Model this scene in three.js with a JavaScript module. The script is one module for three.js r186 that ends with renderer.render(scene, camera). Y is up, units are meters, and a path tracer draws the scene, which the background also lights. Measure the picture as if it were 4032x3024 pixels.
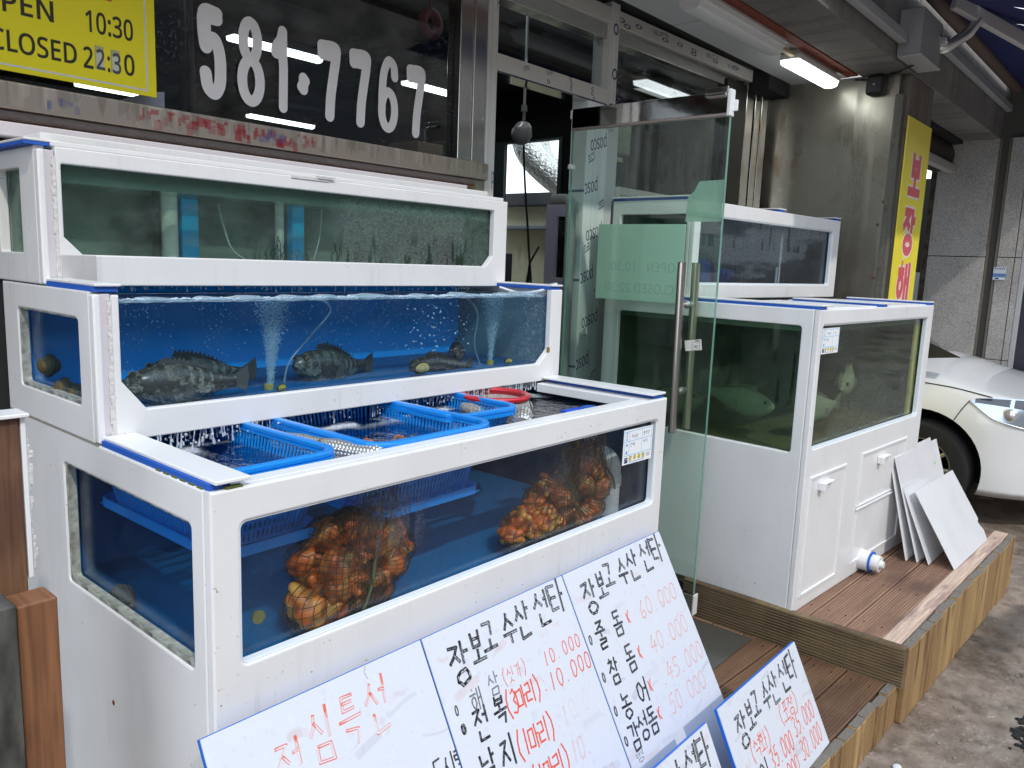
import * as THREE from 'three';
import { RoundedBoxGeometry } from 'three/addons/geometries/RoundedBoxGeometry.js';
import { mergeGeometries } from 'three/addons/utils/BufferGeometryUtils.js';
import { Brush, Evaluator, SUBTRACTION } from 'three-bvh-csg';

// ---------- camera, sky, sun, exposure ----------
const scene = new THREE.Scene();
const camera = new THREE.PerspectiveCamera(51.942, 4 / 3, 0.05, 400);
camera.position.set(-0.6392, 1.58, 1.1929);
camera.up.set(0.09275, 0.98734, -0.1287);
camera.lookAt(-0.6392 + 0.752, 1.58 - 0.15418, 1.1929 - 0.64088);
const renderer = new THREE.WebGLRenderer({ antialias: true });
renderer.setSize(1024, 768);
renderer.toneMapping = THREE.LinearToneMapping;
renderer.toneMappingExposure = 2.3;
renderer.shadowMap.enabled = true;

function skyTexture() {
  const w = 256, h = 128, d = new Float32Array(w * h * 4);
  for (let j = 0; j < h; j++) for (let i = 0; i < w; i++) {
    const el = (j + 0.5) / h * Math.PI - Math.PI / 2, s = Math.max(0, Math.sin(el)), t = Math.pow(s, 0.55);
    const k = (j * w + i) * 4, g = el < 0 ? 0.35 : 1;
    d[k] = (1.04 - 0.40 * t) * g; d[k + 1] = (1.06 - 0.28 * t) * g; d[k + 2] = (1.09 - 0.12 * t) * g; d[k + 3] = 1;
  }
  const t = new THREE.DataTexture(d, w, h, THREE.RGBAFormat, THREE.FloatType);
  t.mapping = THREE.EquirectangularReflectionMapping; t.magFilter = t.minFilter = THREE.LinearFilter; t.needsUpdate = true;
  return t;
}
scene.background = skyTexture();
scene.environment = scene.background;
const SUN = new THREE.Vector3(-0.24, 0.72, 0.65).normalize();
const sun = new THREE.DirectionalLight(new THREE.Color(1, 0.93, 0.84), 0.78);
sun.position.copy(SUN).multiplyScalar(20); sun.castShadow = true; sun.shadow.mapSize.set(2048, 2048); sun.shadow.radius = 2.5;
Object.assign(sun.shadow.camera, { left: -8, right: 8, top: 8, bottom: -8, near: 1, far: 50 });
scene.add(sun, sun.target);

// ---------- helpers ----------
let seed = 7;
const rnd = () => { seed = (seed + 0x6d2b79f5) | 0; let t = Math.imul(seed ^ (seed >>> 15), 1 | seed); t = (t + Math.imul(t ^ (t >>> 7), 61 | t)) ^ t; return ((t ^ (t >>> 14)) >>> 0) / 4294967296; };
const rr = (a, b) => a + (b - a) * rnd();
const hash = (x, y, s) => { let h = (x * 374761393 + y * 668265263 + s * 974634777) | 0; h = Math.imul(h ^ (h >>> 13), 1274126177); return ((h ^ (h >>> 16)) >>> 0) / 4294967296; };
const sm = (t) => t * t * (3 - 2 * t), cl = (x, a = 0, b = 1) => Math.min(b, Math.max(a, x)), lerp = (a, b, t) => a + (b - a) * t;
const sstep = (a, b, x) => sm(cl((x - a) / (b - a)));
function vnoise(x, y, px, py, s) {
  const xi = Math.floor(x), yi = Math.floor(y), fx = sm(x - xi), fy = sm(y - yi), m = (a, b) => ((a % b) + b) % b;
  const x0 = m(xi, px), x1 = m(xi + 1, px), y0 = m(yi, py), y1 = m(yi + 1, py);
  return lerp(lerp(hash(x0, y0, s), hash(x1, y0, s), fx), lerp(hash(x0, y1, s), hash(x1, y1, s), fx), fy);
}
function fbm(u, v, fx, fy, oct, s) { let a = 0.5, t = 0, n = 0; for (let i = 0; i < oct; i++) { t += a * vnoise(u * fx, v * fy, fx, fy, s + i); n += a; a *= 0.5; fx *= 2; fy *= 2; } return t / n; }
function dataTex(w, h, fn, srgb) {
  const d = new Uint8Array(w * h * 4);
  for (let j = 0; j < h; j++) for (let i = 0; i < w; i++) {
    const c = fn((i + 0.5) / w, (j + 0.5) / h), k = (j * w + i) * 4, a = Array.isArray(c) ? c : [c, c, c];
    d[k] = cl(a[0]) * 255; d[k + 1] = cl(a[1]) * 255; d[k + 2] = cl(a[2]) * 255; d[k + 3] = 255;
  }
  const t = new THREE.DataTexture(d, w, h);
  t.wrapS = t.wrapT = THREE.RepeatWrapping; t.magFilter = t.minFilter = THREE.LinearFilter;
  if (srgb) t.colorSpace = THREE.SRGBColorSpace;
  t.needsUpdate = true; return t;
}
const rep = (t, sx, sy = sx, ox = 0, oy = 0, rot = 0) => { const c = t.clone(); c.repeat.set(1 / sx, 1 / sy); c.offset.set(ox, oy); c.rotation = rot; c.needsUpdate = true; return c; };
function canvasTex(w, h, draw) {
  const c = document.createElement('canvas'); c.width = w; c.height = h;
  const g = c.getContext('2d'); draw(g, w, h);
  const t = new THREE.CanvasTexture(c); t.colorSpace = THREE.SRGBColorSpace; t.magFilter = t.minFilter = THREE.LinearFilter; return t;
}
const std = (o) => new THREE.MeshStandardMaterial(o);
const phy = (o) => new THREE.MeshPhysicalMaterial(o);
const C = (r, g, b) => new THREE.Color().setRGB(r, g, b);
const taken = {};
const numbered = (n) => { const k = taken[n] = (taken[n] ?? -1) + 1; return k ? n + '_' + String(k).padStart(3, '0') : n; };
function boxUV(g) {                       // uv in metres, by the dominant axis of each face
  if (g.index) g = g.toNonIndexed();
  const p = g.attributes.position, uv = new Float32Array(p.count * 2), a = new THREE.Vector3(), b = new THREE.Vector3(), c = new THREE.Vector3();
  for (let i = 0; i < p.count; i += 3) {
    a.fromBufferAttribute(p, i); b.fromBufferAttribute(p, i + 1); c.fromBufferAttribute(p, i + 2);
    const n = b.clone().sub(a).cross(c.clone().sub(a)), x = Math.abs(n.x), y = Math.abs(n.y), z = Math.abs(n.z);
    [a, b, c].forEach((q, k) => { const o = (i + k) * 2;
      if (y >= x && y >= z) { uv[o] = q.x; uv[o + 1] = q.z; } else if (x >= z) { uv[o] = q.z; uv[o + 1] = q.y; } else { uv[o] = q.x; uv[o + 1] = q.y; } });
  }
  g.setAttribute('uv', new THREE.BufferAttribute(uv, 2)); return g;
}
const clean = (g) => { g = g.index ? g.toNonIndexed() : g; for (const k of Object.keys(g.attributes)) if (!['position', 'normal', 'uv', 'color'].includes(k)) g.deleteAttribute(k); return g; };
const merge = (list) => { const l = list.map(clean); const col = l.some((g) => g.attributes.color); l.forEach((g) => { if (!col) return; if (!g.attributes.color) g.setAttribute('color', new THREE.BufferAttribute(new Float32Array(g.attributes.position.count * 3).fill(1), 3)); }); return l.length > 1 ? mergeGeometries(l) : l[0]; };
function mesh(name, geo, mat, parent, keepUV) {
  let g = Array.isArray(geo) ? merge(geo) : geo;
  if (!keepUV) g = boxUV(g);
  const m = new THREE.Mesh(g, mat); m.name = parent ? name : numbered(name); m.castShadow = m.receiveShadow = true;
  (parent || scene).add(m); return m;
}
function tag(o, label, category, group, kind) { if (label) o.userData.label = label; if (category) o.userData.category = category; if (group) o.userData.group = group; if (kind) o.userData.kind = kind; return o; }
function thing(name, label, category, pos = [0, 0, 0], turn = 0, group) { const o = new THREE.Group(); o.name = numbered(name); o.position.set(...pos); o.rotation.y = turn; scene.add(o); return tag(o, label, category, group); }
function dup(src, name, pos, rot, label) { const o = src.clone(); o.name = numbered(name); scene.add(o); if (pos) o.position.set(...pos); if (rot) o.rotation.set(...rot); if (label) o.userData = { ...src.userData, label }; return o; }
const stuff = (m) => { m.userData.kind = 'stuff'; return m; };
const structure = (m) => { m.userData.kind = 'structure'; return m; };
function bx(x0, y0, z0, x1, y1, z1, r = 0.002) {
  const w = x1 - x0, h = y1 - y0, d = z1 - z0, m = Math.min(w, h, d);
  const g = r > 0 && m > 0.003 ? new RoundedBoxGeometry(w, h, d, 1, Math.min(r, m * 0.45)) : new THREE.BoxGeometry(w, h, d);
  g.translate((x0 + x1) / 2, (y0 + y1) / 2, (z0 + z1) / 2); return g;
}
function cyl(a, b, r0, r1 = r0, seg = 14, open = false) {
  const A = new THREE.Vector3(...a), B = new THREE.Vector3(...b), L = A.distanceTo(B);
  const g = new THREE.CylinderGeometry(r1, r0, L, seg, 1, open); g.translate(0, L / 2, 0);
  g.applyQuaternion(new THREE.Quaternion().setFromUnitVectors(new THREE.Vector3(0, 1, 0), B.sub(A).normalize())); g.translate(...a); return g;
}
const tube = (pts, r, seg = 24, rad = 8) => new THREE.TubeGeometry(new THREE.CatmullRomCurve3(pts.map((p) => new THREE.Vector3(...p))), seg, r, rad, false);
const poly = (pts) => { const s = new THREE.Shape(); pts.forEach(([x, y], i) => i ? s.lineTo(x, y) : s.moveTo(x, y)); s.closePath(); return s; };
function rrect(x0, y0, x1, y1, r = 0.012, n = 4, cut = {}) {       // rounded rectangle; cut = { bl, br } chamfers
  const p = [], arc = (cx, cy, a0) => { for (let i = 0; i <= n; i++) { const a = a0 + (Math.PI / 2) * i / n; p.push([cx + r * Math.cos(a), cy + r * Math.sin(a)]); } };
  if (cut.bl) p.push([x0, y0 + cut.bl], [x0 + cut.bl, y0]); else arc(x0 + r, y0 + r, Math.PI);
  if (cut.br) p.push([x1 - cut.br, y0], [x1, y0 + cut.br]); else arc(x1 - r, y0 + r, -Math.PI / 2);
  arc(x1 - r, y1 - r, 0); arc(x0 + r, y1 - r, Math.PI / 2);
  return p;
}
function extr(shape, depth, bevel = 0.003, seg = 2) {
  const g = new THREE.ExtrudeGeometry(shape, { depth: depth - 2 * bevel, bevelEnabled: bevel > 0, bevelThickness: bevel, bevelSize: bevel, bevelOffset: -bevel, bevelSegments: seg, curveSegments: 8 });
  g.translate(0, 0, bevel); return g;
}
// a panel in the x-y plane, front face at z1; holes are point lists
function panelZ(x0, y0, x1, y1, z0, z1, holes = [], bevel = 0.004) { const s = poly([[x0, y0], [x1, y0], [x1, y1], [x0, y1]]); holes.forEach((h) => { const p = new THREE.Path(); h.forEach(([x, y], i) => i ? p.lineTo(x, y) : p.moveTo(x, y)); p.closePath(); s.holes.push(p); }); const g = extr(s, z1 - z0, bevel); g.translate(0, 0, z0); return g; }
// a panel in the z-y plane whose outer face is at x0 (towards -x), inner at x1
function panelX(z0, y0, z1, y1, x0, x1, holes = [], bevel = 0.004) { const g = panelZ(z0, y0, z1, y1, -x1, -x0, holes, bevel); g.rotateY(-Math.PI / 2); return g; }
const V3 = (x, y, z) => new THREE.Vector3(x, y, z);

// ---------- Hangul and stroke writing ----------
const CHO = 'ㄱㄲㄴㄷㄸㄹㅁㅂㅃㅅㅆㅇㅈㅉㅊㅋㅌㅍㅎ', JUNG = 'ㅏㅐㅑㅒㅓㅔㅕㅖㅗㅘㅙㅚㅛㅜㅝㅞㅟㅠㅡㅢㅣ', JONG = ' ㄱㄲㄳㄴㄵㄶㄷㄹㄺㄻㄼㄽㄾㄿㅀㅁㅂㅄㅅㅆㅇㅈㅊㅋㅌㅍㅎ';
const ring = (cx, cy, rx, ry, n = 14) => Array.from({ length: n + 1 }, (_, i) => [cx + rx * Math.sin(i / n * 6.2832), cy - ry * Math.cos(i / n * 6.2832)]);
const J = {
  'ㄱ': [[[0, .05], [.95, .05], [.75, 1]]], 'ㄴ': [[[.05, 0], [.05, .95], [1, .9]]], 'ㄷ': [[[1, .05], [.05, .05], [.05, .95], [1, .95]]],
  'ㄹ': [[[0, .02], [.95, .02], [.95, .48], [.05, .5], [.05, .98], [1, .96]]], 'ㅁ': [[[.05, .05], [.95, .05], [.95, .95], [.05, .95], [.05, 0]]],
  'ㅂ': [[[.08, 0], [.08, .97], [.92, .97], [.92, 0]], [[.08, .5], [.92, .5]]], 'ㅅ': [[[.52, 0], [.4, .5], [0, 1]], [[.45, .42], [1, 1]]],
  'ㅇ': [ring(.5, .5, .48, .48)], 'ㅈ': [[[.05, .06], [.92, .06], [.5, .5], [0, 1]], [[.5, .48], [1, 1]]], 'ㅊ': [[[.4, -.12], [.6, -.05]], [[.05, .16], [.92, .16], [.5, .55], [0, 1]], [[.5, .53], [1, 1]]],
  'ㅋ': [[[0, .05], [.95, .05], [.75, 1]], [[.05, .48], [.85, .46]]], 'ㅌ': [[[1, .03], [.05, .03], [.05, .97], [1, .97]], [[.05, .5], [.9, .5]]],
  'ㅍ': [[[.02, .05], [.98, .05]], [[.3, .05], [.3, .95]], [[.7, .05], [.7, .95]], [[0, .95], [1, .95]]], 'ㅎ': [[[.4, -.1], [.62, -.06]], [[0, .16], [1, .16]], ring(.5, .66, .36, .33)],
};
const VV = { 'ㅏ': [[[.3, 0], [.3, 1]], [[.3, .46], [.9, .46]]], 'ㅐ': [[[.2, .03], [.2, .97]], [[.8, 0], [.8, 1]], [[.2, .48], [.8, .48]]], 'ㅑ': [[[.3, 0], [.3, 1]], [[.3, .33], [.9, .33]], [[.3, .62], [.9, .62]]], 'ㅓ': [[[.7, 0], [.7, 1]], [[.1, .48], [.7, .48]]], 'ㅔ': [[[.5, .03], [.5, .97]], [[.9, 0], [.9, 1]], [[.05, .48], [.5, .48]]], 'ㅕ': [[[.7, 0], [.7, 1]], [[.1, .33], [.7, .33]], [[.1, .62], [.7, .62]]], 'ㅣ': [[[.5, 0], [.5, 1]]] };
const HV = { 'ㅗ': [[[.5, 0], [.5, .8]], [[0, .85], [1, .85]]], 'ㅛ': [[[.33, 0], [.33, .8]], [[.67, 0], [.67, .8]], [[0, .85], [1, .85]]], 'ㅜ': [[[0, .15], [1, .15]], [[.5, .15], [.5, 1]]], 'ㅠ': [[[0, .15], [1, .15]], [[.33, .15], [.33, 1]], [[.67, .15], [.67, 1]]], 'ㅡ': [[[0, .5], [1, .5]]] };
const MIX = { 'ㅘ': 'ㅗㅏ', 'ㅙ': 'ㅗㅐ', 'ㅚ': 'ㅗㅣ', 'ㅝ': 'ㅜㅓ', 'ㅟ': 'ㅜㅣ', 'ㅢ': 'ㅡㅣ' };
const put = (str, x, y, w, h) => str.map((l) => l.map(([a, b]) => [x + a * w, y + b * h]));
function hangul(ch) {                     // polylines in a unit square, y down
  const k = ch.charCodeAt(0) - 0xac00; if (k < 0 || k > 11171) return null;
  const c = J[CHO[Math.floor(k / 588)]], v = JUNG[Math.floor(k % 588 / 28)], j = JONG[k % 28], f = j !== ' ', H = f ? .56 : 1, out = [];
  if (VV[v]) { out.push(...put(c, 0.02, .12 * H, .5, .72 * H)); out.push(...put(VV[v], .58, 0, .42, H)); }
  else if (HV[v]) { out.push(...put(c, .2, 0, .6, .5 * H)); out.push(...put(HV[v], 0, .58 * H, 1, .42 * H)); }
  else { const [a, b] = MIX[v] || 'ㅗㅏ'; out.push(...put(c, .06, 0.02, .42, .45 * H)); out.push(...put(HV[a], 0, .55 * H, .58, .4 * H)); out.push(...put(VV[b], .64, 0, .36, H)); }
  if (f && J[j]) out.push(...put(J[j], .2, .66, .62, .34));
  return out;
}
const DG = { 0: [ring(.5, .5, .4, .48)], 1: [[[.55, 0], [.45, 1]]], 3: [[[.1, .1], [.6, 0], [.85, .22], [.45, .45], [.9, .7], [.6, 1], [.05, .9]]], 4: [[[.5, 0], [.05, .62], [.95, .6]], [[.7, .3], [.6, 1]]], 5: [[[.9, .02], [.35, .04], [.22, .45], [.75, .42], [.85, .75], [.5, 1], [.05, .95]]], 6: [[[.6, 0], [.15, .5], [.15, .85], [.5, 1], [.85, .8], [.6, .55], [.18, .7]]], '.': [[[.3, .92], [.42, .97]]], ':': [[[.4, .25], [.5, .3]], [[.4, .75], [.5, .8]]], '(': [[[.7, -.1], [.3, .3], [.3, .7], [.7, 1.15]]], ')': [[[.3, -.1], [.7, .3], [.7, .7], [.3, 1.15]]], 'K': [[[.2, .1], [.3, .9]], [[.8, 0], [.3, .5], [.8, 1]]], '-': [[[.2, .6], [.8, .55]]], 'o': [ring(.5, .5, .5, .5)] };
// handwriting with a worn marker: a thick stroke, then dry scratches of the ground colour
function write(g, text, x, y, w, h, color, lw, o = {}) {
  let cx = x; const adv = o.adv ?? w * 1.12;
  for (const ch of text) {
    if (ch === ' ') { cx += adv * 0.6; continue; }
    const st = hangul(ch) || DG[ch]; const cw = hangul(ch) ? w : w * (o.dw ?? 0.62);
    if (st) for (const l of put(st, cx, y + rr(-.03, .03) * h, cw, h)) {
      const sk = o.skew ?? .10, q = l.map(([a, b]) => [a + rr(-.035, .035) * w - (b - y - h / 2) * sk, b + rr(-.03, .03) * h]);
      g.lineCap = 'butt'; g.lineJoin = 'round'; g.strokeStyle = color; g.globalAlpha = o.alpha ?? 1; g.lineWidth = lw;
      g.beginPath(); q.forEach(([a, b], i) => i ? g.lineTo(a, b) : g.moveTo(a, b)); g.stroke();
      g.setLineDash(o.dry > .8 ? [] : [rr(3, 12), rr(4, 22)]); g.globalAlpha = o.dry ?? 0.55; g.strokeStyle = o.ground ?? '#d2d5dc'; g.lineWidth = Math.max(0.8, lw * 0.16);
      for (let s = 0; s < (o.scratch ?? 3); s++) {
        const off = rr(-.38, .38) * lw, t0 = rnd() * 0.5; g.beginPath();
        q.forEach(([a, b], i) => { const aa = a + off, bb = b + off * 0.6; if (i === 0) { const n = q[1] || q[0]; g.moveTo(lerp(aa, n[0] + off, t0), lerp(bb, n[1], t0)); } else g.lineTo(aa, bb); }); g.stroke();
      }
      g.globalAlpha = 1; g.setLineDash([]);
    }
    cx += hangul(ch) ? adv : adv * (o.dw ?? 0.62);
  }
  return cx;
}
// ---------- materials ----------
const T = {};
T.fine = dataTex(512, 512, (u, v) => fbm(u, v, 8, 8, 6, 11));
T.grain = dataTex(512, 512, (u, v) => 0.5 * fbm(u, v, 60, 60, 3, 21) + 0.5 * hash(Math.floor(u * 512), Math.floor(v * 512), 5));
T.pvc = dataTex(1024, 1024, (u, v) => {
  let a = 0.79 - 0.035 * sstep(.45, .8, fbm(u, v, 5, 5, 5, 31)) - 0.06 * sstep(.62, .85, fbm(u, v, 34, 3, 4, 37)) * sstep(.4, .6, fbm(u, v, 3, 3, 3, 38));
  const sp = vnoise(u * 120, v * 120, 120, 120, 41); const big = fbm(u, v, 9, 9, 3, 43);
  let w = 0; if (sp > .965 && big > .60) { a -= 0.35; w = 1; }
  const sc = Math.abs(fbm(u, v, 6, 9, 4, 47) - .5); if (sc < .0016) a -= .03;
  return [a, a * (w ? .85 : .995), a * (w ? .7 : .99)];
});
T.pvcRough = dataTex(256, 256, (u, v) => 0.28 + 0.3 * fbm(u, v, 6, 6, 5, 53));
T.steel = dataTex(1024, 1024, (u, v) => {
  const n = fbm(u, v, 4, 4, 6, 61), st = fbm(u, v, 26, 2, 4, 67), rust = sstep(.63, .78, fbm(u, v, 14, 5, 5, 71)) * sstep(.45, .6, n), sp = vnoise(u * 90, v * 90, 90, 90, 73) > .93 ? .5 : 0;
  const a = .36 + .12 * (n - .5) + .06 * (st - .5), k = cl(.55 * rust + .6 * sp * sstep(.48, .6, n));
  return [lerp(a, .20, k), lerp(a * .975, .13, k), lerp(a * .90, .07, k)];
});
T.steelRough = dataTex(512, 512, (u, v) => cl(0.16 + 0.30 * (fbm(u, v, 5, 5, 6, 79)) + .14 * sstep(.5, .8, fbm(u, v, 22, 2, 4, 83))));
T.concrete = dataTex(1024, 1024, (u, v) => {
  const n = fbm(u, v, 5, 5, 6, 91), g = hash(Math.floor(u * 340), Math.floor(v * 340), 3), s = sstep(.55, .8, fbm(u, v, 18, 3, 4, 97));
  const a = .25 + .13 * (n - .5) + .11 * (g - .5) - .07 * s; return [a * 1.04, a, a * .95];
});
T.ground = dataTex(1024, 1024, (u, v) => {
  const n = fbm(u, v, 6, 6, 7, 101), b = fbm(u, v, 3, 3, 5, 107), f = fbm(u, v, 60, 60, 3, 109), pale = sstep(.52, .68, fbm(u, v, 9, 7, 5, 113)), dark = sstep(.56, .68, fbm(u, v, 5, 6, 5, 127)), peb = vnoise(u * 190, v * 190, 190, 190, 131);
  let a = .17 + .10 * (n - .5) + .20 * (f - .5); let c = [a * 1.32, a * 1.0, a * .76];
  const k = sstep(.38, .64, b); c = c.map((x, i) => lerp(x, [.165, .13, .105][i] + .16 * (f - .5), k * .75));
  c = c.map((x, i) => lerp(x, [.31, .27, .22][i], pale * .5)); c = c.map((x) => x * (1 - .62 * dark));
  if (peb > .9) c = c.map((x) => x * 1.45); if (peb < .08) c = c.map((x) => x * .55); return c;
});
T.wood = dataTex(1024, 512, (u, v) => {          // grain runs along u
  const w = fbm(u, v, 3, 40, 5, 139), s = fbm(u, v, 5, 7, 5, 149), g = fbm(u, v, 8, 120, 2, 151), a = .55 + .3 * (w - .5) + .3 * (g - .5), d = sstep(.42, .75, s);
  return [lerp(.27, .15, d) * a * 1.5, lerp(.175, .09, d) * a * 1.5, lerp(.115, .065, d) * a * 1.5];
});
T.endwood = dataTex(1024, 512, (u, v) => {
  const w = fbm(u, v, 4, 60, 4, 157), s = fbm(u, v, 3, 9, 5, 163), a = .7 + .5 * (w - .5), d = sstep(.56, .75, s);
  return [lerp(.46, .20, d) * a, lerp(.31, .11, d) * a, lerp(.145, .05, d) * a];
});
T.granite = dataTex(1024, 1024, (u, v) => { const g = hash(Math.floor(u * 300), Math.floor(v * 300), 8), h = vnoise(u * 160, v * 160, 160, 160, 167), n = fbm(u, v, 4, 4, 4, 173); const a = .27 + .17 * (g - .5) + .18 * (h - .5) + .1 * (n - .5); return [a * 1.02, a, a * .97]; });
T.fog = dataTex(1024, 512, (u, v) => {           // condensation: G = roughness of a wet pane, clear where drops ran down
  const run = sstep(.60, .68, fbm(u, v, 70, 2, 3, 181)) * sstep(.75, .25, v + .35 * (vnoise(u * 60, .5, 60, 1, 5) - .5)), big = sstep(.40, .62, fbm(u, v, 3, 3, 4, 191)), drop = .6 + .4 * vnoise(u * 260, v * 130, 260, 130, 193);
  return cl(.06 + .66 * big * drop - .7 * run);
});
T.fish = dataTex(512, 512, (u, v) => { const n = fbm(u, v, 13, 11, 5, 911), m = fbm(u, v, 50, 70, 2, 913), sc = Math.abs(Math.sin(u * 140) * Math.sin(v * 170 + Math.floor(u * 44) * 1.5)), a = .12 + .95 * sstep(.42, .70, n) * (.3 + 1.1 * m) + .12 * sc; return [cl(a * .78), cl(a * .70), cl(a * .52)]; });
T.wave = dataTex(512, 512, (u, v) => .6 * fbm(u, v, 9, 9, 5, 199) + .4 * fbm(u, v, 26, 20, 3, 211));
T.speck = dataTex(1024, 1024, (u, v) => { const c = vnoise(u * 200, v * 260, 200, 260, 223), m = sstep(.42, .62, fbm(u, v, 5, 5, 4, 227)); return c > .86 - .1 * m && m > .15 ? cl(.35 + .5 * m) : .02 + .04 * m; });

const M = {};
M.pvc = phy({ color: 0xffffff, map: rep(T.pvc, .9), roughness: 1, roughnessMap: rep(T.pvcRough, .5), clearcoat: .25, clearcoatRoughness: .25 });
M.pvcPlain = phy({ color: C(.80, .80, .80), roughness: .34, clearcoat: .3, clearcoatRoughness: .2 });
M.lavender = std({ color: C(.64, .60, .64), roughness: .5 });
M.caulk = std({ color: C(.66, .64, .62), roughness: .7, bumpMap: rep(T.fine, .08), bumpScale: .003 });
M.blueFoam = std({ color: C(.012, .10, .48), roughness: .65 });
M.seam = std({ color: C(.10, .10, .09), roughness: .9 });
M.steelWall = phy({ color: C(1, .95, .86), map: rep(T.steel, 1.4), metalness: .9, roughness: 1, roughnessMap: rep(T.steelRough, 1.1) });
M.stain = phy({ color: C(.62, .60, .57), metalness: 1, roughness: .16 });
M.stainDull = phy({ color: C(.60, .58, .55), metalness: 1, roughness: .34, roughnessMap: rep(T.fine, .4) });
M.mirror = phy({ color: C(.60, .59, .57), metalness: 1, roughness: .06, bumpMap: rep(T.fine, 2.5), bumpScale: .0015 });
M.concrete = std({ color: C(.74, .70, .66), map: rep(T.concrete, 1.3), roughness: .9, bumpMap: rep(T.grain, .5), bumpScale: .002 });
M.granite = std({ color: C(1.5, 1.46, 1.42), map: rep(T.granite, .75), roughness: .62 });
M.black = std({ color: C(.012, .012, .013), roughness: .85 });
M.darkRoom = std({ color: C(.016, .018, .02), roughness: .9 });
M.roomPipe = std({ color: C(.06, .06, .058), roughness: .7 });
M.soffit = std({ color: C(.55, .56, .55), roughness: .8, bumpMap: rep(T.fine, .6), bumpScale: .002 });
M.red = std({ color: C(.20, .045, .022), roughness: .75, bumpMap: rep(T.fine, .2), bumpScale: .004 });
M.whitePlastic = phy({ color: C(.74, .73, .72), roughness: .4 });
M.grayPlastic = std({ color: C(.30, .30, .31), roughness: .6 });
M.blackPlastic = std({ color: C(.015, .015, .017), roughness: .5 });
M.rail = std({ color: C(.42, .42, .42), roughness: .55, metalness: .2 });
M.awning = std({ color: C(.012, .018, .12), roughness: .85, bumpMap: rep(T.fine, .5), bumpScale: .01, side: THREE.DoubleSide });
M.armPaint = std({ color: C(.50, .49, .48), roughness: .5 });
M.chrome = phy({ color: C(.66, .65, .63), metalness: .9, roughness: .28 });
M.glow = std({ color: 0xffffff, emissive: C(.92, 1, 1), emissiveIntensity: 2.4 });
M.glass = phy({ color: C(.93, .96, .96), transmission: 1, thickness: 0, roughness: 0.0, ior: 1.5, side: THREE.DoubleSide });
M.shopGlass = phy({ color: C(.86, .90, .92), transmission: 1, thickness: 0, roughness: .42, roughnessMap: rep(T.speck, 1.1, 1.1), ior: 1.5, side: THREE.DoubleSide });
M.doorGlass = phy({ color: C(.89, .965, .93), transmission: 1, thickness: 0, roughness: 0, ior: 1.5, side: THREE.DoubleSide });
M.glassEdge = phy({ color: C(.16, .34, .28), roughness: .15, clearcoat: 1 });
M.plank = std({ color: C(1.2, 1.08, 1.05), map: rep(T.wood, 1.1, .55), roughness: .7, bumpMap: rep(T.fine, .12), bumpScale: .002 });
M.plank2 = std({ color: C(1.5, 1.36, 1.3), map: rep(T.wood, 1.1, .55, .3, .4), roughness: .75, bumpMap: rep(T.fine, .12), bumpScale: .002 });
M.plankDark = std({ color: C(.74, .62, .50), map: rep(T.wood, 1.1, .55, .6, .2), roughness: .65, bumpMap: rep(T.fine, .12), bumpScale: .002 });
M.paleBoard = std({ color: C(2.4, 2.7, 3.2), roughness: .85, map: rep(T.wood, .9, .3, .2, .6), bumpMap: rep(T.fine, .1), bumpScale: .004 });
M.fascia = ['', '', ''].map((_, i) => std({ color: C([1.25, 1.08, .9][i], [1.2, 1.0, .8][i], [1.1, .88, .7][i]), map: rep(T.endwood, 1, .4, i * .3, i * .17, Math.PI / 2), roughness: .8, bumpMap: rep(T.fine, .05), bumpScale: .002 }));
M.endGrain = std({ color: C(.17, .15, .125), roughness: .95, bumpMap: rep(T.fine, .06), bumpScale: .006 });
M.post = std({ color: C(.8, .62, .48), map: rep(T.wood, 1, .4, .1, .5, Math.PI / 2), roughness: .6 });
M.postOrange = std({ color: C(1.05, .70, .46), map: rep(T.wood, 1, .5, .5, .3, Math.PI / 2), roughness: .6 });
M.ground = std({ color: 0xffffff, map: rep(T.ground, 2.6), roughness: .92, roughnessMap: rep(T.fine, 1.7), bumpMap: rep(T.ground, .7), bumpScale: .012 });
const film = (draw, w = 512, h = 512) => std({ color: 0xffffff, roughness: .45, map: canvasTex(w, h, draw) });
function filmDraw(o = {}) {      // protective film printed with the steel maker's word, upside down and aslant
  return (g, w, h) => {
    g.fillStyle = o.ground ?? '#d6d2cc'; g.fillRect(0, 0, w, h);
    for (let i = 0; i < 40; i++) { g.strokeStyle = `rgba(${rnd() < .5 ? '255,255,255' : '150,145,140'},.25)`; g.lineWidth = rr(.5, 2); const x = rnd() * w; g.beginPath(); g.moveTo(x, 0); g.lineTo(x + rr(-6, 6), h); g.stroke(); }
    for (const [tx, ty] of o.words ?? []) { g.save(); g.translate(tx * w, ty * h); g.rotate(o.turn ?? Math.PI - .22); g.fillStyle = '#22365e'; g.font = (o.size ?? .1) * w + 'px sans-serif'; g.fillText('posco', 0, 0); g.restore(); }
    for (const [tx, ty] of o.marks ?? []) { g.save(); g.translate(tx * w, ty * h); g.rotate(-.3); g.fillStyle = '#3b4a66'; const q = Math.min(w, h * 2.2) * .06; for (let k = 0; k < 3; k++) for (let i = 0; i < 9; i++) if (rnd() < .75) g.fillRect(i * q * .55, k * q * .8, q * .36, q * .5); g.restore(); }
    for (const [tx, ty] of o.ohs ?? []) { g.save(); g.translate(tx * w, ty * h); g.strokeStyle = '#26345a'; const q = Math.min(w * .3, h * .12); g.lineWidth = q * .42; g.beginPath(); g.ellipse(0, 0, q * .8, q, 0, 0, 7); g.stroke(); g.restore(); }
  };
}
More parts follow.
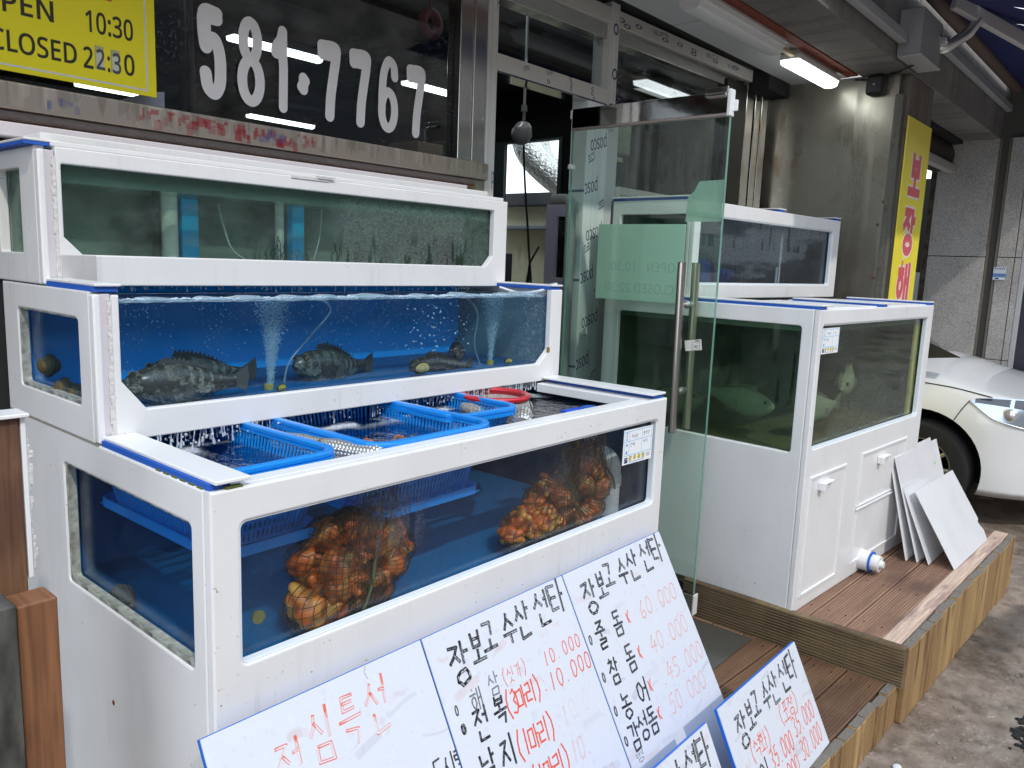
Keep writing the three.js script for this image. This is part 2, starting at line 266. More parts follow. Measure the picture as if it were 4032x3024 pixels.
const unitUV = (g, x0, y0, x1, y1, ax = 'x') => { // planar uv 0..1 over a rectangle, along x or z
  if (g.index) g = g.toNonIndexed(); const p = g.attributes.position, uv = new Float32Array(p.count * 2);
  for (let i = 0; i < p.count; i++) { uv[2 * i] = ((ax === 'x' ? p.getX(i) : p.getZ(i)) - x0) / (x1 - x0); uv[2 * i + 1] = (p.getY(i) - y0) / (y1 - y0); }
  g.setAttribute('uv', new THREE.BufferAttribute(uv, 2)); return g;
};

// ---------- ground and the buildings ----------
{
  const g = new THREE.PlaneGeometry(160, 160); g.rotateX(-Math.PI / 2);
  structure(mesh('ground', g, M.ground));
}
{
  const b = thing('added_street_building', 'unseen plain brown building across the street, added to darken the shop glass reflections', 'building');  // unseen building, added so the shop glass mirrors dark instead of sky
  mesh('wall', bx(-14, 0, 8.5, 42, 6.8, 14, 0), std({ color: C(.34, .30, .26), roughness: .9, map: rep(T.fine, 3) }), b);
  for (let i = 0; i < 14; i++) mesh('window', bx(-13 + i * 4, 3.2, 8.46, -10.6 + i * 4, 5.0, 8.5, 0), std({ color: C(.03, .035, .04), roughness: .2 }), b);
}
const ZS = -0.98;
{ // shop front
  const s = thing('shop_front', 'shop front with stained steel sill, dark glass panes and film wrapped door frame', 'shop front');
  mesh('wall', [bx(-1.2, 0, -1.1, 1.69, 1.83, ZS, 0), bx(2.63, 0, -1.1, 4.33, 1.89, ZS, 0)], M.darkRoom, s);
  // sill: worn steel with remains of red and blue paint and pale water marks
  const sillMat = phy({ metalness: .75, roughness: .38, map: canvasTex(2048, 96, (g, w, h) => {
    g.fillStyle = '#b9ada0'; g.fillRect(0, 0, w, h);
    for (let i = 0; i < 260; i++) { const x = rnd() * w, c = ['#8d8375', '#d9c9b6', '#7f776c', '#e2d5c6', '#a3917c'][Math.floor(rnd() * 5)]; g.globalAlpha = rr(.08, .4); g.fillStyle = c; const ww = rr(3, 26); g.beginPath(); g.moveTo(x, 0); g.lineTo(x + ww, 0); g.lineTo(x + ww * rr(.5, 1), h * rr(.3, 1)); g.lineTo(x + rr(0, 5), h * rr(.3, 1)); g.fill(); }
    const px = (x) => (x + 1.2) / 2.9 * w;
    for (let i = 0; i < 70; i++) { g.globalAlpha = rr(.2, .6); g.fillStyle = '#b03038'; const x = px(.33 + rnd() * .55); g.fillRect(x, h * rr(.15, .6), rr(3, 16), rr(8, 44)); }
    for (let i = 0; i < 26; i++) { g.globalAlpha = rr(.2, .4); g.fillStyle = '#5b68a8'; const x = px(rnd() < .5 ? .12 + rnd() * .1 : .68 + rnd() * .1); g.fillRect(x, h * rr(.15, .6), rr(3, 14), rr(6, 40)); }
    for (let i = 0; i < 90; i++) { g.globalAlpha = .5; g.fillStyle = '#8a6a48'; g.fillRect(px(1.45 + rnd() * .24), h * rnd(), rr(1, 3), rr(1, 3)); }
    g.globalAlpha = 1; }) });
  mesh('sill', unitUV(bx(-1.2, 1.886, ZS - .06, 1.692, 1.95, ZS + .025, .005), -1.2, 1.886, 1.692, 1.95), sillMat, s, true);
  mesh('drip_moulding', cyl([-1.2, 1.871, ZS + .008], [1.62, 1.871, ZS + .008], .016, .016, 12), std({ color: C(.13, .105, .095), roughness: .7, bumpMap: rep(T.fine, .1), bumpScale: .004 }), s);
  mesh('rust_line', bx(-1.2, 1.853, ZS, 1.62, 1.856, ZS + .03, 0), std({ color: C(.26, .11, .045), roughness: .9 }), s);
  mesh('rusty_bracket', bx(1.53, 1.72, ZS, 1.685, 1.884, ZS + .012, 0), M.steelWall, s);
  // right edge of the big window, mirror steel
  mesh('window_post', [bx(1.545, 1.952, ZS - .07, 1.612, 3.2, ZS, .004), bx(1.622, 1.952, ZS - .07, 1.69, 3.2, ZS, .004), bx(1.612, 1.952, ZS - .07, 1.622, 3.2, ZS - .006, 0)], M.stain, s);
  mesh('door_jamb', unitUV(bx(1.693, 0, ZS - .09, 1.747, 3.2, ZS + .004, .002), 1.693, .8, 1.747, 3.2), film(filmDraw({ size: .55, words: [[.75, .27], [.72, .55]], turn: -.12, marks: [[.4, .2]] }), 64, 1024), s, true);
  mesh('transom', unitUV(bx(1.747, 2.312, ZS - .09, 2.505, 2.376, ZS + .006, .002), 1.747, 2.312, 2.505, 2.376), film(filmDraw({ ground: '#d9d3cc', ohs: [[.42, .75], [.62, .12], [.63, .42], [.63, .72], [.84, .3], [.84, .62], [.86, .95]], marks: [[.2, .3], [.4, .1]] }), 1024, 96), s, true);
  mesh('transom_underside', bx(1.75, 2.305, ZS - .088, 2.505, 2.3115, ZS + .004, 0), M.mirror, s);
  mesh('mullion', unitUV(bx(2.505, 2.2, ZS - .09, 2.573, 2.76, ZS + .006, .002), 2.505, 2.2, 2.573, 2.76), film(filmDraw({ ohs: [[.6, .2], [.7, .55], [.5, .83]] }), 64, 512), s, true);
  const words = []; for (let k = 0; k < 11; k++) words.push([.78 + .15 * Math.sin(k * 2.1), .06 + k * .088]);
  mesh('film_pillar', unitUV(bx(2.365, 0, ZS - .09, 2.532, 2.311, ZS + .002, .003), 2.365, 0, 2.532, 2.31), film(filmDraw({ ground: '#f4f6f6', size: .30, words: words.map(([a, b], i) => [i % 2 ? .62 : .95, b]), turn: Math.PI - .16, marks: words.map(([a, b], i) => [i % 2 ? .7 : .12, b + .045]) }), 256, 2048), s, true);
  mesh('white_trim', bx(2.536, 0, ZS - .08, 2.628, 2.311, ZS - .004, .003), M.whitePlastic, s);
  const hdr = unitUV(bx(0, -.034, -.09, 2.48, .034, .004, .002), 0, -.034, 2.48, .034); hdr.rotateZ(.016); hdr.translate(1.747, 2.688, ZS);
  mesh('header', hdr, film(filmDraw({ ground: '#c9c3bb', ohs: [[.34, .55], [.36, .8], [.4, .5], [.5, .62], [.56, .5], [.62, .5], [.62, .75], [.72, .6], [.82, .5], [.93, .5], [.93, .75]], marks: [[.1, .4], [.45, .3], [.67, .3], [.78, .4]] }), 1024, 96), s, true);
  const lip = bx(0, -.10, -.09, 2.48, -.036, -.014, .003); lip.rotateZ(.016); lip.translate(1.747, 2.688, ZS);
  mesh('header_lip', lip, M.stainDull, s);
  mesh('right_sill', unitUV(bx(2.63, 1.892, ZS - .06, 3.96, 1.952, ZS + .012, .003), 2.63, 1.892, 3.96, 1.952), film(filmDraw({ ground: '#d8d4c8', size: .04, words: [[.12, .6]], turn: Math.PI, marks: [[.3, .2]] }), 1024, 64), s, true);
  mesh('dark_post', bx(3.715, 1.954, ZS - .08, 3.968, 2.66, ZS, .004), std({ color: C(.045, .043, .04), metalness: .6, roughness: .35 }), s);
  mesh('bright_post', [bx(3.975, 1.7, ZS - .08, 4.07, 2.68, ZS, .004), bx(4.085, 1.7, ZS - .08, 4.16, 2.68, ZS + .006, .004)], M.stain, s);
  mesh('end_post', bx(4.166, 1.7, ZS - .08, 4.25, 2.69, ZS + .012, .004), M.stainDull, s);
  mesh('window_pane', bx(-1.2, 1.952, ZS - .035, 1.543, 3.2, ZS - .033, 0), M.shopGlass, s);
  mesh('window_pane', bx(1.749, 2.378, ZS - .035, 2.503, 2.62, ZS - .033, 0), M.shopGlass, s);
  mesh('window_pane', bx(2.575, 1.954, ZS - .035, 3.713, 2.64, ZS - .033, 0), M.shopGlass, s);
}
{ // dark shop interior, seen through the glass
  const s = thing('shop_room', 'dark shop interior behind the glass with black walls, pipes and ceiling', 'shop interior');
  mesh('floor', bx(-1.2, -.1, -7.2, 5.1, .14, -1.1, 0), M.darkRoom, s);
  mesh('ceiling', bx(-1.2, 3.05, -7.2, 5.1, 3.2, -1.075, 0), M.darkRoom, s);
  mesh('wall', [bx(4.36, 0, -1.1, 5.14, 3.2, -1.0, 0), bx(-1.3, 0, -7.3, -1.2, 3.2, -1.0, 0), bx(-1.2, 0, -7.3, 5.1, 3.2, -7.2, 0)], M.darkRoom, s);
  mesh('window_wall', panelX(-7.2, 0, -1.1, 3.2, 5.0, 5.14, [[[-3.93, 1.25], [-3.13, 1.25], [-3.13, 2.66], [-3.93, 2.66]]], 0), M.black, s);
  mesh('window_frame', panelX(-3.93, 1.25, -3.13, 2.66, 4.985, 5.03, [[[-3.80, 1.3], [-3.17, 1.3], [-3.17, 2.645], [-3.80, 2.645]]], 0), std({ color: C(.05, .07, .075), roughness: .5 }), s);
  mesh('window_pane', bx(5.05, 1.3, -3.80, 5.052, 2.645, -3.17, 0), M.glass, s);
  mesh('ceiling_pipe', [cyl([-1.2, 2.95, -2.2], [5, 2.95, -2.2], .06), cyl([-1.2, 2.92, -4.9], [5, 2.92, -4.9], .07), cyl([1.2, 2.7, -1.2], [1.2, 2.7, -7], .04), cyl([3.4, 2.95, -2.8], [3.4, 2.95, -7], .06)], M.roomPipe, s);
  mesh('ceiling_beam', [bx(-1.2, 2.975, -3.1, 5, 3.05, -2.9, 0), bx(-1.2, 2.975, -5.4, 5, 3.05, -5.2, 0), bx(3.0, 2.98, -7, 3.1, 3.05, -1.2, 0)], M.roomPipe, s);
}
{ // yard seen through the far window
  const w = tag(mesh('yard_wall', [bx(6.7, 0, -5.5, 6.85, 2.25, -1.2, 0)], std({ color: C(.85, .78, .50), roughness: .8, bumpMap: rep(T.fine, .5), bumpScale: .01 })), 'pale yellow yard wall seen through the far window of the dark shop', 'wall');
  const d = thing('air_duct', 'fat silver foil air ducts bent across the yard beyond the shop window', 'air duct');
  const foil = phy({ color: C(.80, .79, .75), metalness: .5, roughness: .3, bumpMap: rep(T.fine, .16), bumpScale: .02 });
  mesh('duct', tube([[5.62, 3.2, -4.12], [5.62, 2.72, -4.05], [5.7, 2.45, -3.8], [5.8, 2.2, -3.35], [5.85, 2.1, -3.0]], .15, 40, 18), foil, d);
  mesh('duct', tube([[6.1, 3.2, -4.0], [6.1, 2.85, -3.8], [6.12, 2.6, -3.4], [6.15, 2.35, -2.8]], .15, 40, 18), foil, d);
  mesh('duct', tube([[6.0, 3.2, -4.3], [6.0, 2.7, -4.2], [6.02, 2.42, -3.95], [6.05, 2.2, -3.5], [6.1, 2.1, -3.0]], .13, 40, 18), foil, d); mesh('eave', bx(6.5, 2.22, -5.4, 6.69, 2.36, -1.3, .005), M.roomPipe, d); mesh('gutter', bx(6.45, 1.95, -5.4, 6.69, 1.99, -1.3, .005), M.grayPlastic, d); mesh('downpipe', cyl([6.62, 0, -3.95], [6.62, 2.3, -3.95], .06), M.roomPipe, d); mesh('strap', cyl([5.6, 2.95, -4.1], [5.6, 3.5, -4.1], .05), M.whitePlastic, d); mesh('strap', cyl([6.05, 2.9, -3.7], [6.05, 3.4, -3.7], .03), M.whitePlastic, d);
}
// long lamps: glowing diffuser and a light of its size in front of it
function lampPart(parent, x0, x1, y, z, dead) {
  mesh('housing', [bx(x0, y + .034, z - .05, x1, y + .062, z + .06, .006), bx(x0 + .02, y + .062, z - .03, x1 - .02, y + .085, z + .04, .004)], M.whitePlastic, parent);
  const s = new THREE.Shape(); s.moveTo(-.048, .034); s.lineTo(-.042, .012); s.quadraticCurveTo(-.03, 0, 0, 0); s.quadraticCurveTo(.03, 0, .042, .012); s.lineTo(.048, .034);
  const g = new THREE.ExtrudeGeometry(s, { depth: x1 - x0 - .01, bevelEnabled: false, curveSegments: 6 }); g.rotateY(Math.PI / 2); g.translate(x0 + .005, y, z + .003);
  mesh(dead ? 'unlit_diffuser' : 'diffuser', g, dead ? M.whitePlastic : M.glow, parent);
  if (dead) return;
  const l = new THREE.RectAreaLight(new THREE.Color(.9, 1, 1), .8, x1 - x0, .085); l.position.set((x0 + x1) / 2, y - .012, z); l.rotation.x = -Math.PI / 2; parent.add(l);
}
const inner = [[2.05, 2.83, 2.9, -1.57], [3.19, 4.14, 2.9, -1.57], [2.17, 2.86, 2.9, -3.68], [3.65, 4.34, 2.9, -3.68], [2.2, 2.8, 2.9, -6.2], [3.83, 4.6, 2.9, -6.23]];
const innerText = ['glowing tube lamp above the shop doorway, nearest the jamb', 'glowing tube lamp behind the upper pane right of the mullion', 'glowing tube lamp behind the figures 8 and 1 on the window', 'glowing tube lamp behind the last figures on the window', 'glowing tube lamp low under the yellow opening hours sign', 'glowing tube lamp deep in the shop below the middle figures'];
inner.forEach(([a, b, y, z], i) => { const t = thing('tube_lamp', innerText[i], 'lamp', [0, 0, 0], 0, 'tube lamps inside the shop'); lampPart(t, a, b, y, z); });
{
  const a = thing('soffit_lamp', 'glowing white lamp under the soffit beside the steel wall', 'lamp'); lampPart(a, 3.54, 4.16, 2.635, -.565);
  const b = thing('soffit_lamp', 'unlit white ribbed lamp under the soffit above the door', 'lamp'); lampPart(b, 2.45, 3.33, 2.64, -.555, true);
  mesh('rib', [0, 1, 2, 3].map((k) => bx(2.45, 2.69 + .006 * k, -.488 - .004 * k, 3.33, 2.694 + .006 * k, -.484 - .004 * k, 0)), M.whitePlastic, b);
  mesh('mounting_clip', bx(3.335, 2.68, -.56, 3.59, 2.70, -.53, .004), std({ color: C(.45, .34, .2), roughness: .7 }), a);
}
{ // soffit between glass and beam
  const s = thing('soffit', 'grey painted soffit board with dark gap above the shop front', 'soffit');
  mesh('soffit_panel', bx(-1.2, 2.722, -.868, 2.86, 2.75, -.512, .002), M.soffit, s); mesh('soffit_panel', bx(2.866, 2.722, -.868, 4.325, 2.75, -.512, .002), M.soffit, s);
  mesh('gap_board', [bx(-1.2, 2.758, -1.07, 4.33, 2.79, -.86, 0), bx(-1.2, 2.79, -.86, 4.33, 3.2, -.45, 0)], M.black, s);
  mesh('steel_strip', bx(-1.2, 2.712, -.512, 4.27, 2.735, -.445, .003), M.red, s);
  mesh('dark_bracket', bx(4.02, 2.64, ZS - .02, 4.325, 2.757, -.87, .003), M.black, s);
}
{ // concrete beam of panels
  const b = thing('concrete_beam', 'grey concrete panel beam running along the shops above the awning rail', 'beam');
  let x = -1.2; const w = .56; let k = 0;
  while (x < 9) { const e = x + (x > 4.2 ? .46 : .62), dy = rr(-.002, .002); mesh('concrete_panel', bx(x + .004, 2.716 + dy, -.443, e - .004, 3.35, -.18 + rr(-.003, .003), .006), M.concrete, b); x = e; k++; }
  mesh('beam_core', bx(-1.2, 2.74, -.43, 9, 3.3, -.2, 0), M.seam, b);
}
{ // steel end wall and pillar
  const w = thing('steel_wall', 'stained stainless steel end wall between shop front and pillar', 'wall');
  mesh('wall_sheet', bx(4.33, 0, -1.0, 4.36, 2.72, -.23, .002), M.steelWall, w);
  mesh('corroded_edge', bx(4.318, 0, -.245, 4.37, 2.60, -.2, .004), std({ color: C(.40, .41, .37), roughness: .7, map: rep(T.steel, .35), bumpMap: rep(T.fine, .06), bumpScale: .006 }), w);
  for (const [y, z] of [[1.87, -.27], [1.5, -.92], [2.0, -.25], [1.56, -.26]]) mesh('bolt', cyl([4.322, y, z], [4.332, y, z], .009, .009, 8), std({ color: C(.18, .08, .04), roughness: .8 }), w);
  const p = thing('concrete_pillar', 'square concrete pillar between the steel wall and the garage', 'pillar');
  mesh('shaft', bx(4.375, 0, -.6, 4.885, 2.715, -.182, .008), std({ color: C(.62, .55, .48), map: rep(T.concrete, .5, 1.6), roughness: .9 }), p);
  const s = thing('vertical_banner', 'yellow vertical banner with pink letters on the concrete pillar', 'banner');
  mesh('banner_sheet', unitUV(bx(4.362, .32, -.178, 4.876, 2.485, -.170, .002), 4.362, .32, 4.876, 2.485), phy({ roughness: .35, map: canvasTex(256, 1080, (g, W, H) => {
    g.fillStyle = '#fbea44'; g.fillRect(0, 0, W, H);
    const blk = (ch, cx, cy, w, h) => { for (const [col, lw] of [['#f8ece6', 38], ['#e4676c', 26]]) { g.strokeStyle = col; g.lineWidth = lw; g.lineCap = 'butt'; g.lineJoin = 'miter'; for (const l of hangul(ch)) { g.beginPath(); l.forEach(([a, b], i) => i ? g.lineTo(cx + a * w, cy + b * h) : g.moveTo(cx + a * w, cy + b * h)); g.stroke(); } } };
    const yy = (y) => (2.485 - y) / 2.165 * H;
    blk('보', 66, yy(2.30), 130, 118); blk('장', 60, yy(1.98), 130, 128); blk('해', 60, yy(1.66), 130, 118); blk('산', 60, yy(1.36), 130, 120);
  }) }), s, true);
  const c = thing('black_speaker', 'small black square loudspeaker high on the steel wall', 'speaker'); mesh('case', bx(4.26, 2.60, -.40, 4.328, 2.71, -.30, .02), M.blackPlastic, c); mesh('cone', cyl([4.257, 2.655, -.35], [4.262, 2.655, -.35], .006, .006, 8), M.chrome, c);
  tag(mesh('cable', tube([[4.3, 2.70, -.47], [4.3, 2.69, -.36], [4.3, 2.71, -.27], [4.2, 2.70, -.19], [4.24, 2.735, -.13]], .006, 30, 6), M.blackPlastic), 'thin black cable looping from the speaker to the grey box', 'cable');
  const e = thing('junction_box', 'grey electric box on the concrete beam above the pillar', 'electric box'); mesh('case', bx(4.03, 2.735, -.178, 4.42, 2.97, -.06, .006), M.grayPlastic, e); mesh('cover_lip', bx(4.02, 2.727, -.17, 4.43, 2.735, -.05, .002), M.rail, e); mesh('warning_light', bx(4.421, 2.77, -.12, 4.427, 2.84, -.09, .003), std({ color: C(.12, .015, .02), roughness: .4 }), e);
}
{ // awning
  const a = thing('awning', 'dark blue awning with white folding arm above the right shops', 'awning');
  const sh = []; const n = 16;
  for (let i = 0; i < n; i++) { const x0 = 2.9 + 6.3 * i / n, x1 = 2.9 + 6.3 * (i + 1) / n; const g = new THREE.PlaneGeometry(1, 1, 6, 8), p = g.attributes.position; for (let k = 0; k < p.count; k++) { const u = p.getX(k) + .5, v = p.getY(k) + .5; p.setXYZ(k, lerp(x0, x1, u), 3.13 - .24 * v + .02 * Math.sin(v * 9 + x0) * Math.sin(Math.PI * v) - .03 * Math.sin(Math.PI * v), lerp(-.1, .8, v)); } g.computeVertexNormals(); sh.push(g); }
  mesh('fabric', sh, M.awning, a);
  mesh('roller', cyl([2.9, 3.11, -.11], [9, 3.11, -.11], .04, .04, 14), std({ color: C(.13, .09, .07), roughness: .7 }), a);
  mesh('wall_rail', bx(2.9, 2.79, -.165, 4.0, 2.84, -.12, .004), M.rail, a); mesh('wall_rail', bx(4.44, 2.93, -.165, 9, 2.98, -.12, .004), M.rail, a);
  const dir = V3(.5, -.115, .25), s = V3(4.34, 3.06, -.002), L = 2.4, arm = bx(0, -.038, -.02, dir.length() * L, .038, .02, .008), q = new THREE.Quaternion().setFromRotationMatrix(new THREE.Matrix4().lookAt(V3(0, 0, 0), dir, V3(0, 1, 0)));
  arm.rotateY(Math.PI / 2); arm.applyQuaternion(q); arm.translate(s.x, s.y, s.z); mesh('folding_arm', arm, M.armPaint, a);
  mesh('elbow', [tube([[4.42, 2.85, -.1], [4.44, 2.85, -.04], [4.46, 2.88, 0], [4.50, 2.93, .05], [4.52, 3.0, .09]], .03, 20, 10), bx(4.38, 2.86, -.12, 4.5, 2.90, -.02, .01)], M.chrome, a);
  mesh('elbow_bolt', [cyl([4.36, 2.90, -.07], [4.52, 2.88, -.04], .012, .012, 8)], M.chrome, a);
}
{ // the bay right of the pillar: shutter box and granite side wall
  const s = thing('shutter_box', 'dark roller shutter box under the beam of the garage', 'shutter box');
  mesh('shutter_roll', cyl([4.9, 2.60, -.62], [6.98, 2.60, -.62], .13, .13, 18), std({ color: C(.05, .042, .036), roughness: .7, metalness: .3 }), s);
  mesh('bottom_bar', bx(4.9, 2.45, -.53, 6.98, 2.52, -.47, .008), std({ color: C(.42, .39, .36), roughness: .6 }), s);
  mesh('cover_board', bx(4.885, 2.69, -1.0, 7.0, 2.73, -.445, 0), M.black, s);
  mesh('garage_lintel', bx(4.89, 2.6, -1.15, 7, 3.3, -1.0, 0), M.soffit, s);
  const g = thing('granite_wall', 'grey granite panel wall at the side of the garage', 'wall');
  mesh('wall_core', bx(7.03, 0, -.60, 7.5, 3.2, .07, 0), M.seam, g);
  for (const [y0, y1] of [[.02, .06], [.066, .908], [.914, 1.757], [1.763, 2.72]]) for (const [z0, z1] of [[-.615, -.175], [-.085, .035], [.04, .085]]) if (y1 - y0 > .1) mesh('granite_panel', bx(7 + rr(0, .003), y0, z0, 7.04, y1, z1, .004), M.granite, g);
  mesh('guide_channel', [bx(7.005, 0, -.172, 7.02, 2.72, -.155, 0), bx(7.005, 0, -.105, 7.02, 2.72, -.088, 0)], std({ color: C(.2, .17, .13), roughness: .6, metalness: .4 }), g);
  mesh('brown_edge', bx(7.0, 0, -.66, 7.06, 2.62, -.617, .004), std({ color: C(.13, .09, .055), roughness: .85, map: rep(T.fine, .3) }), g);
  mesh('corner_trim', bx(7.0, 0, .087, 7.5, 2.72, .125, .004), std({ color: C(.45, .45, .47), roughness: .5 }), g);
  mesh('navy_door', bx(7.02, 0, .128, 7.5, 2.72, 1.2, 0), std({ color: C(.02, .022, .04), roughness: .35 }), g);
  const n = thing('wall_notice', 'small torn blue and white notice stuck on the granite wall', 'notice');
  mesh('paper', unitUV(bx(6.994, 1.575, -.1, 6.9985, 1.68, -.01, 0), -.1, 1.575, -.01, 1.68, 'z'), std({ roughness: .8, map: canvasTex(96, 112, (c, w, h) => { c.fillStyle = '#c9d3dd'; c.fillRect(0, 0, w, h); c.fillStyle = '#5d86bd'; c.fillRect(0, h * .5, w, h * .28); c.fillStyle = '#34465f'; for (let i = 0; i < 6; i++) c.fillRect(8 + i * 14, 8, 8, 12); c.fillRect(20, h * .84, 26, 12); c.fillStyle = '#e8e8ee'; c.fillRect(54, h * .84, 30, 10); }) }), n, true);
  tag(mesh('yard_fence', bx(8.2, 0, -1.6, 8.3, 1.62, -.2, 0), std({ color: C(.25, .26, .3), roughness: .5 })), 'grey sheet metal fence behind the yellow banner beside the granite wall', 'fence');
  tag(mesh('garage_back_wall', [bx(8.31, 0, -2.2, 8.45, 2.56, -.2, 0)], M.black), 'dark shed wall seen between yellow banner and granite wall', 'wall');
}
// ---------- fish tanks ----------
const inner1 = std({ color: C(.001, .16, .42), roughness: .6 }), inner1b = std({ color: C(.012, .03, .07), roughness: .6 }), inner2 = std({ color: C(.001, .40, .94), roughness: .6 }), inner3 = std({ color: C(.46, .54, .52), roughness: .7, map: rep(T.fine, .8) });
const pane = (c, fogAmt, ox, oy, sx = 1.5, sy = .4) => phy({ color: c, transmission: 1, thickness: 0, ior: 1.4, specularIntensity: .8, roughness: fogAmt, roughnessMap: rep(T.fog, sx, sy, ox, oy), side: THREE.DoubleSide });
const water = phy({ color: C(.42, .56, .64), transmission: 1, thickness: 0, roughness: .05, ior: 1.33, bumpMap: rep(T.wave, .5), bumpScale: .006, side: THREE.DoubleSide });
const waterDark = phy({ color: C(.30, .36, .38), transmission: 1, thickness: 0, roughness: .03, ior: 1.33, bumpMap: rep(T.wave, .5), bumpScale: .006, side: THREE.DoubleSide });
const foamMat = std({ color: C(.75, .80, .84), roughness: .5 });
const dropMat = phy({ color: C(.88, .93, .98), transmission: .62, thickness: 0, roughness: .08, ior: 1.33 });
const dirt = (x0, x1, y0, y1, z, n, mat) => { const l = []; for (let i = 0; i < n; i++) l.push(new THREE.CircleGeometry(rr(.0006, .002), 6).translate(rr(x0, x1), rr(y0, y1), z)); return l; };
function trimStrip(p, x, z, y0, y1) { // rounded corner trim, recessed lilac strip and a ragged caulk line at the left of an upper tank
  mesh('corner_trim', bx(x - .001, y0, z - .02, x + .0145, y1, z + .004, .005), M.pvcPlain, p);
  mesh('filler_strip', bx(x + .0145, y0, z - .02, x + .034, y1, z - .0035, .001), M.lavender, p);
  const l = []; for (let y = y0 + .01; y < y1 - .02; y += .009) l.push(bx(x + .030 - rr(0, .005), y, z - .004, x + .0355, y + .0105, z - .001 + rr(0, .0015), .0008)); mesh('caulk', l, M.caulk, p);
}
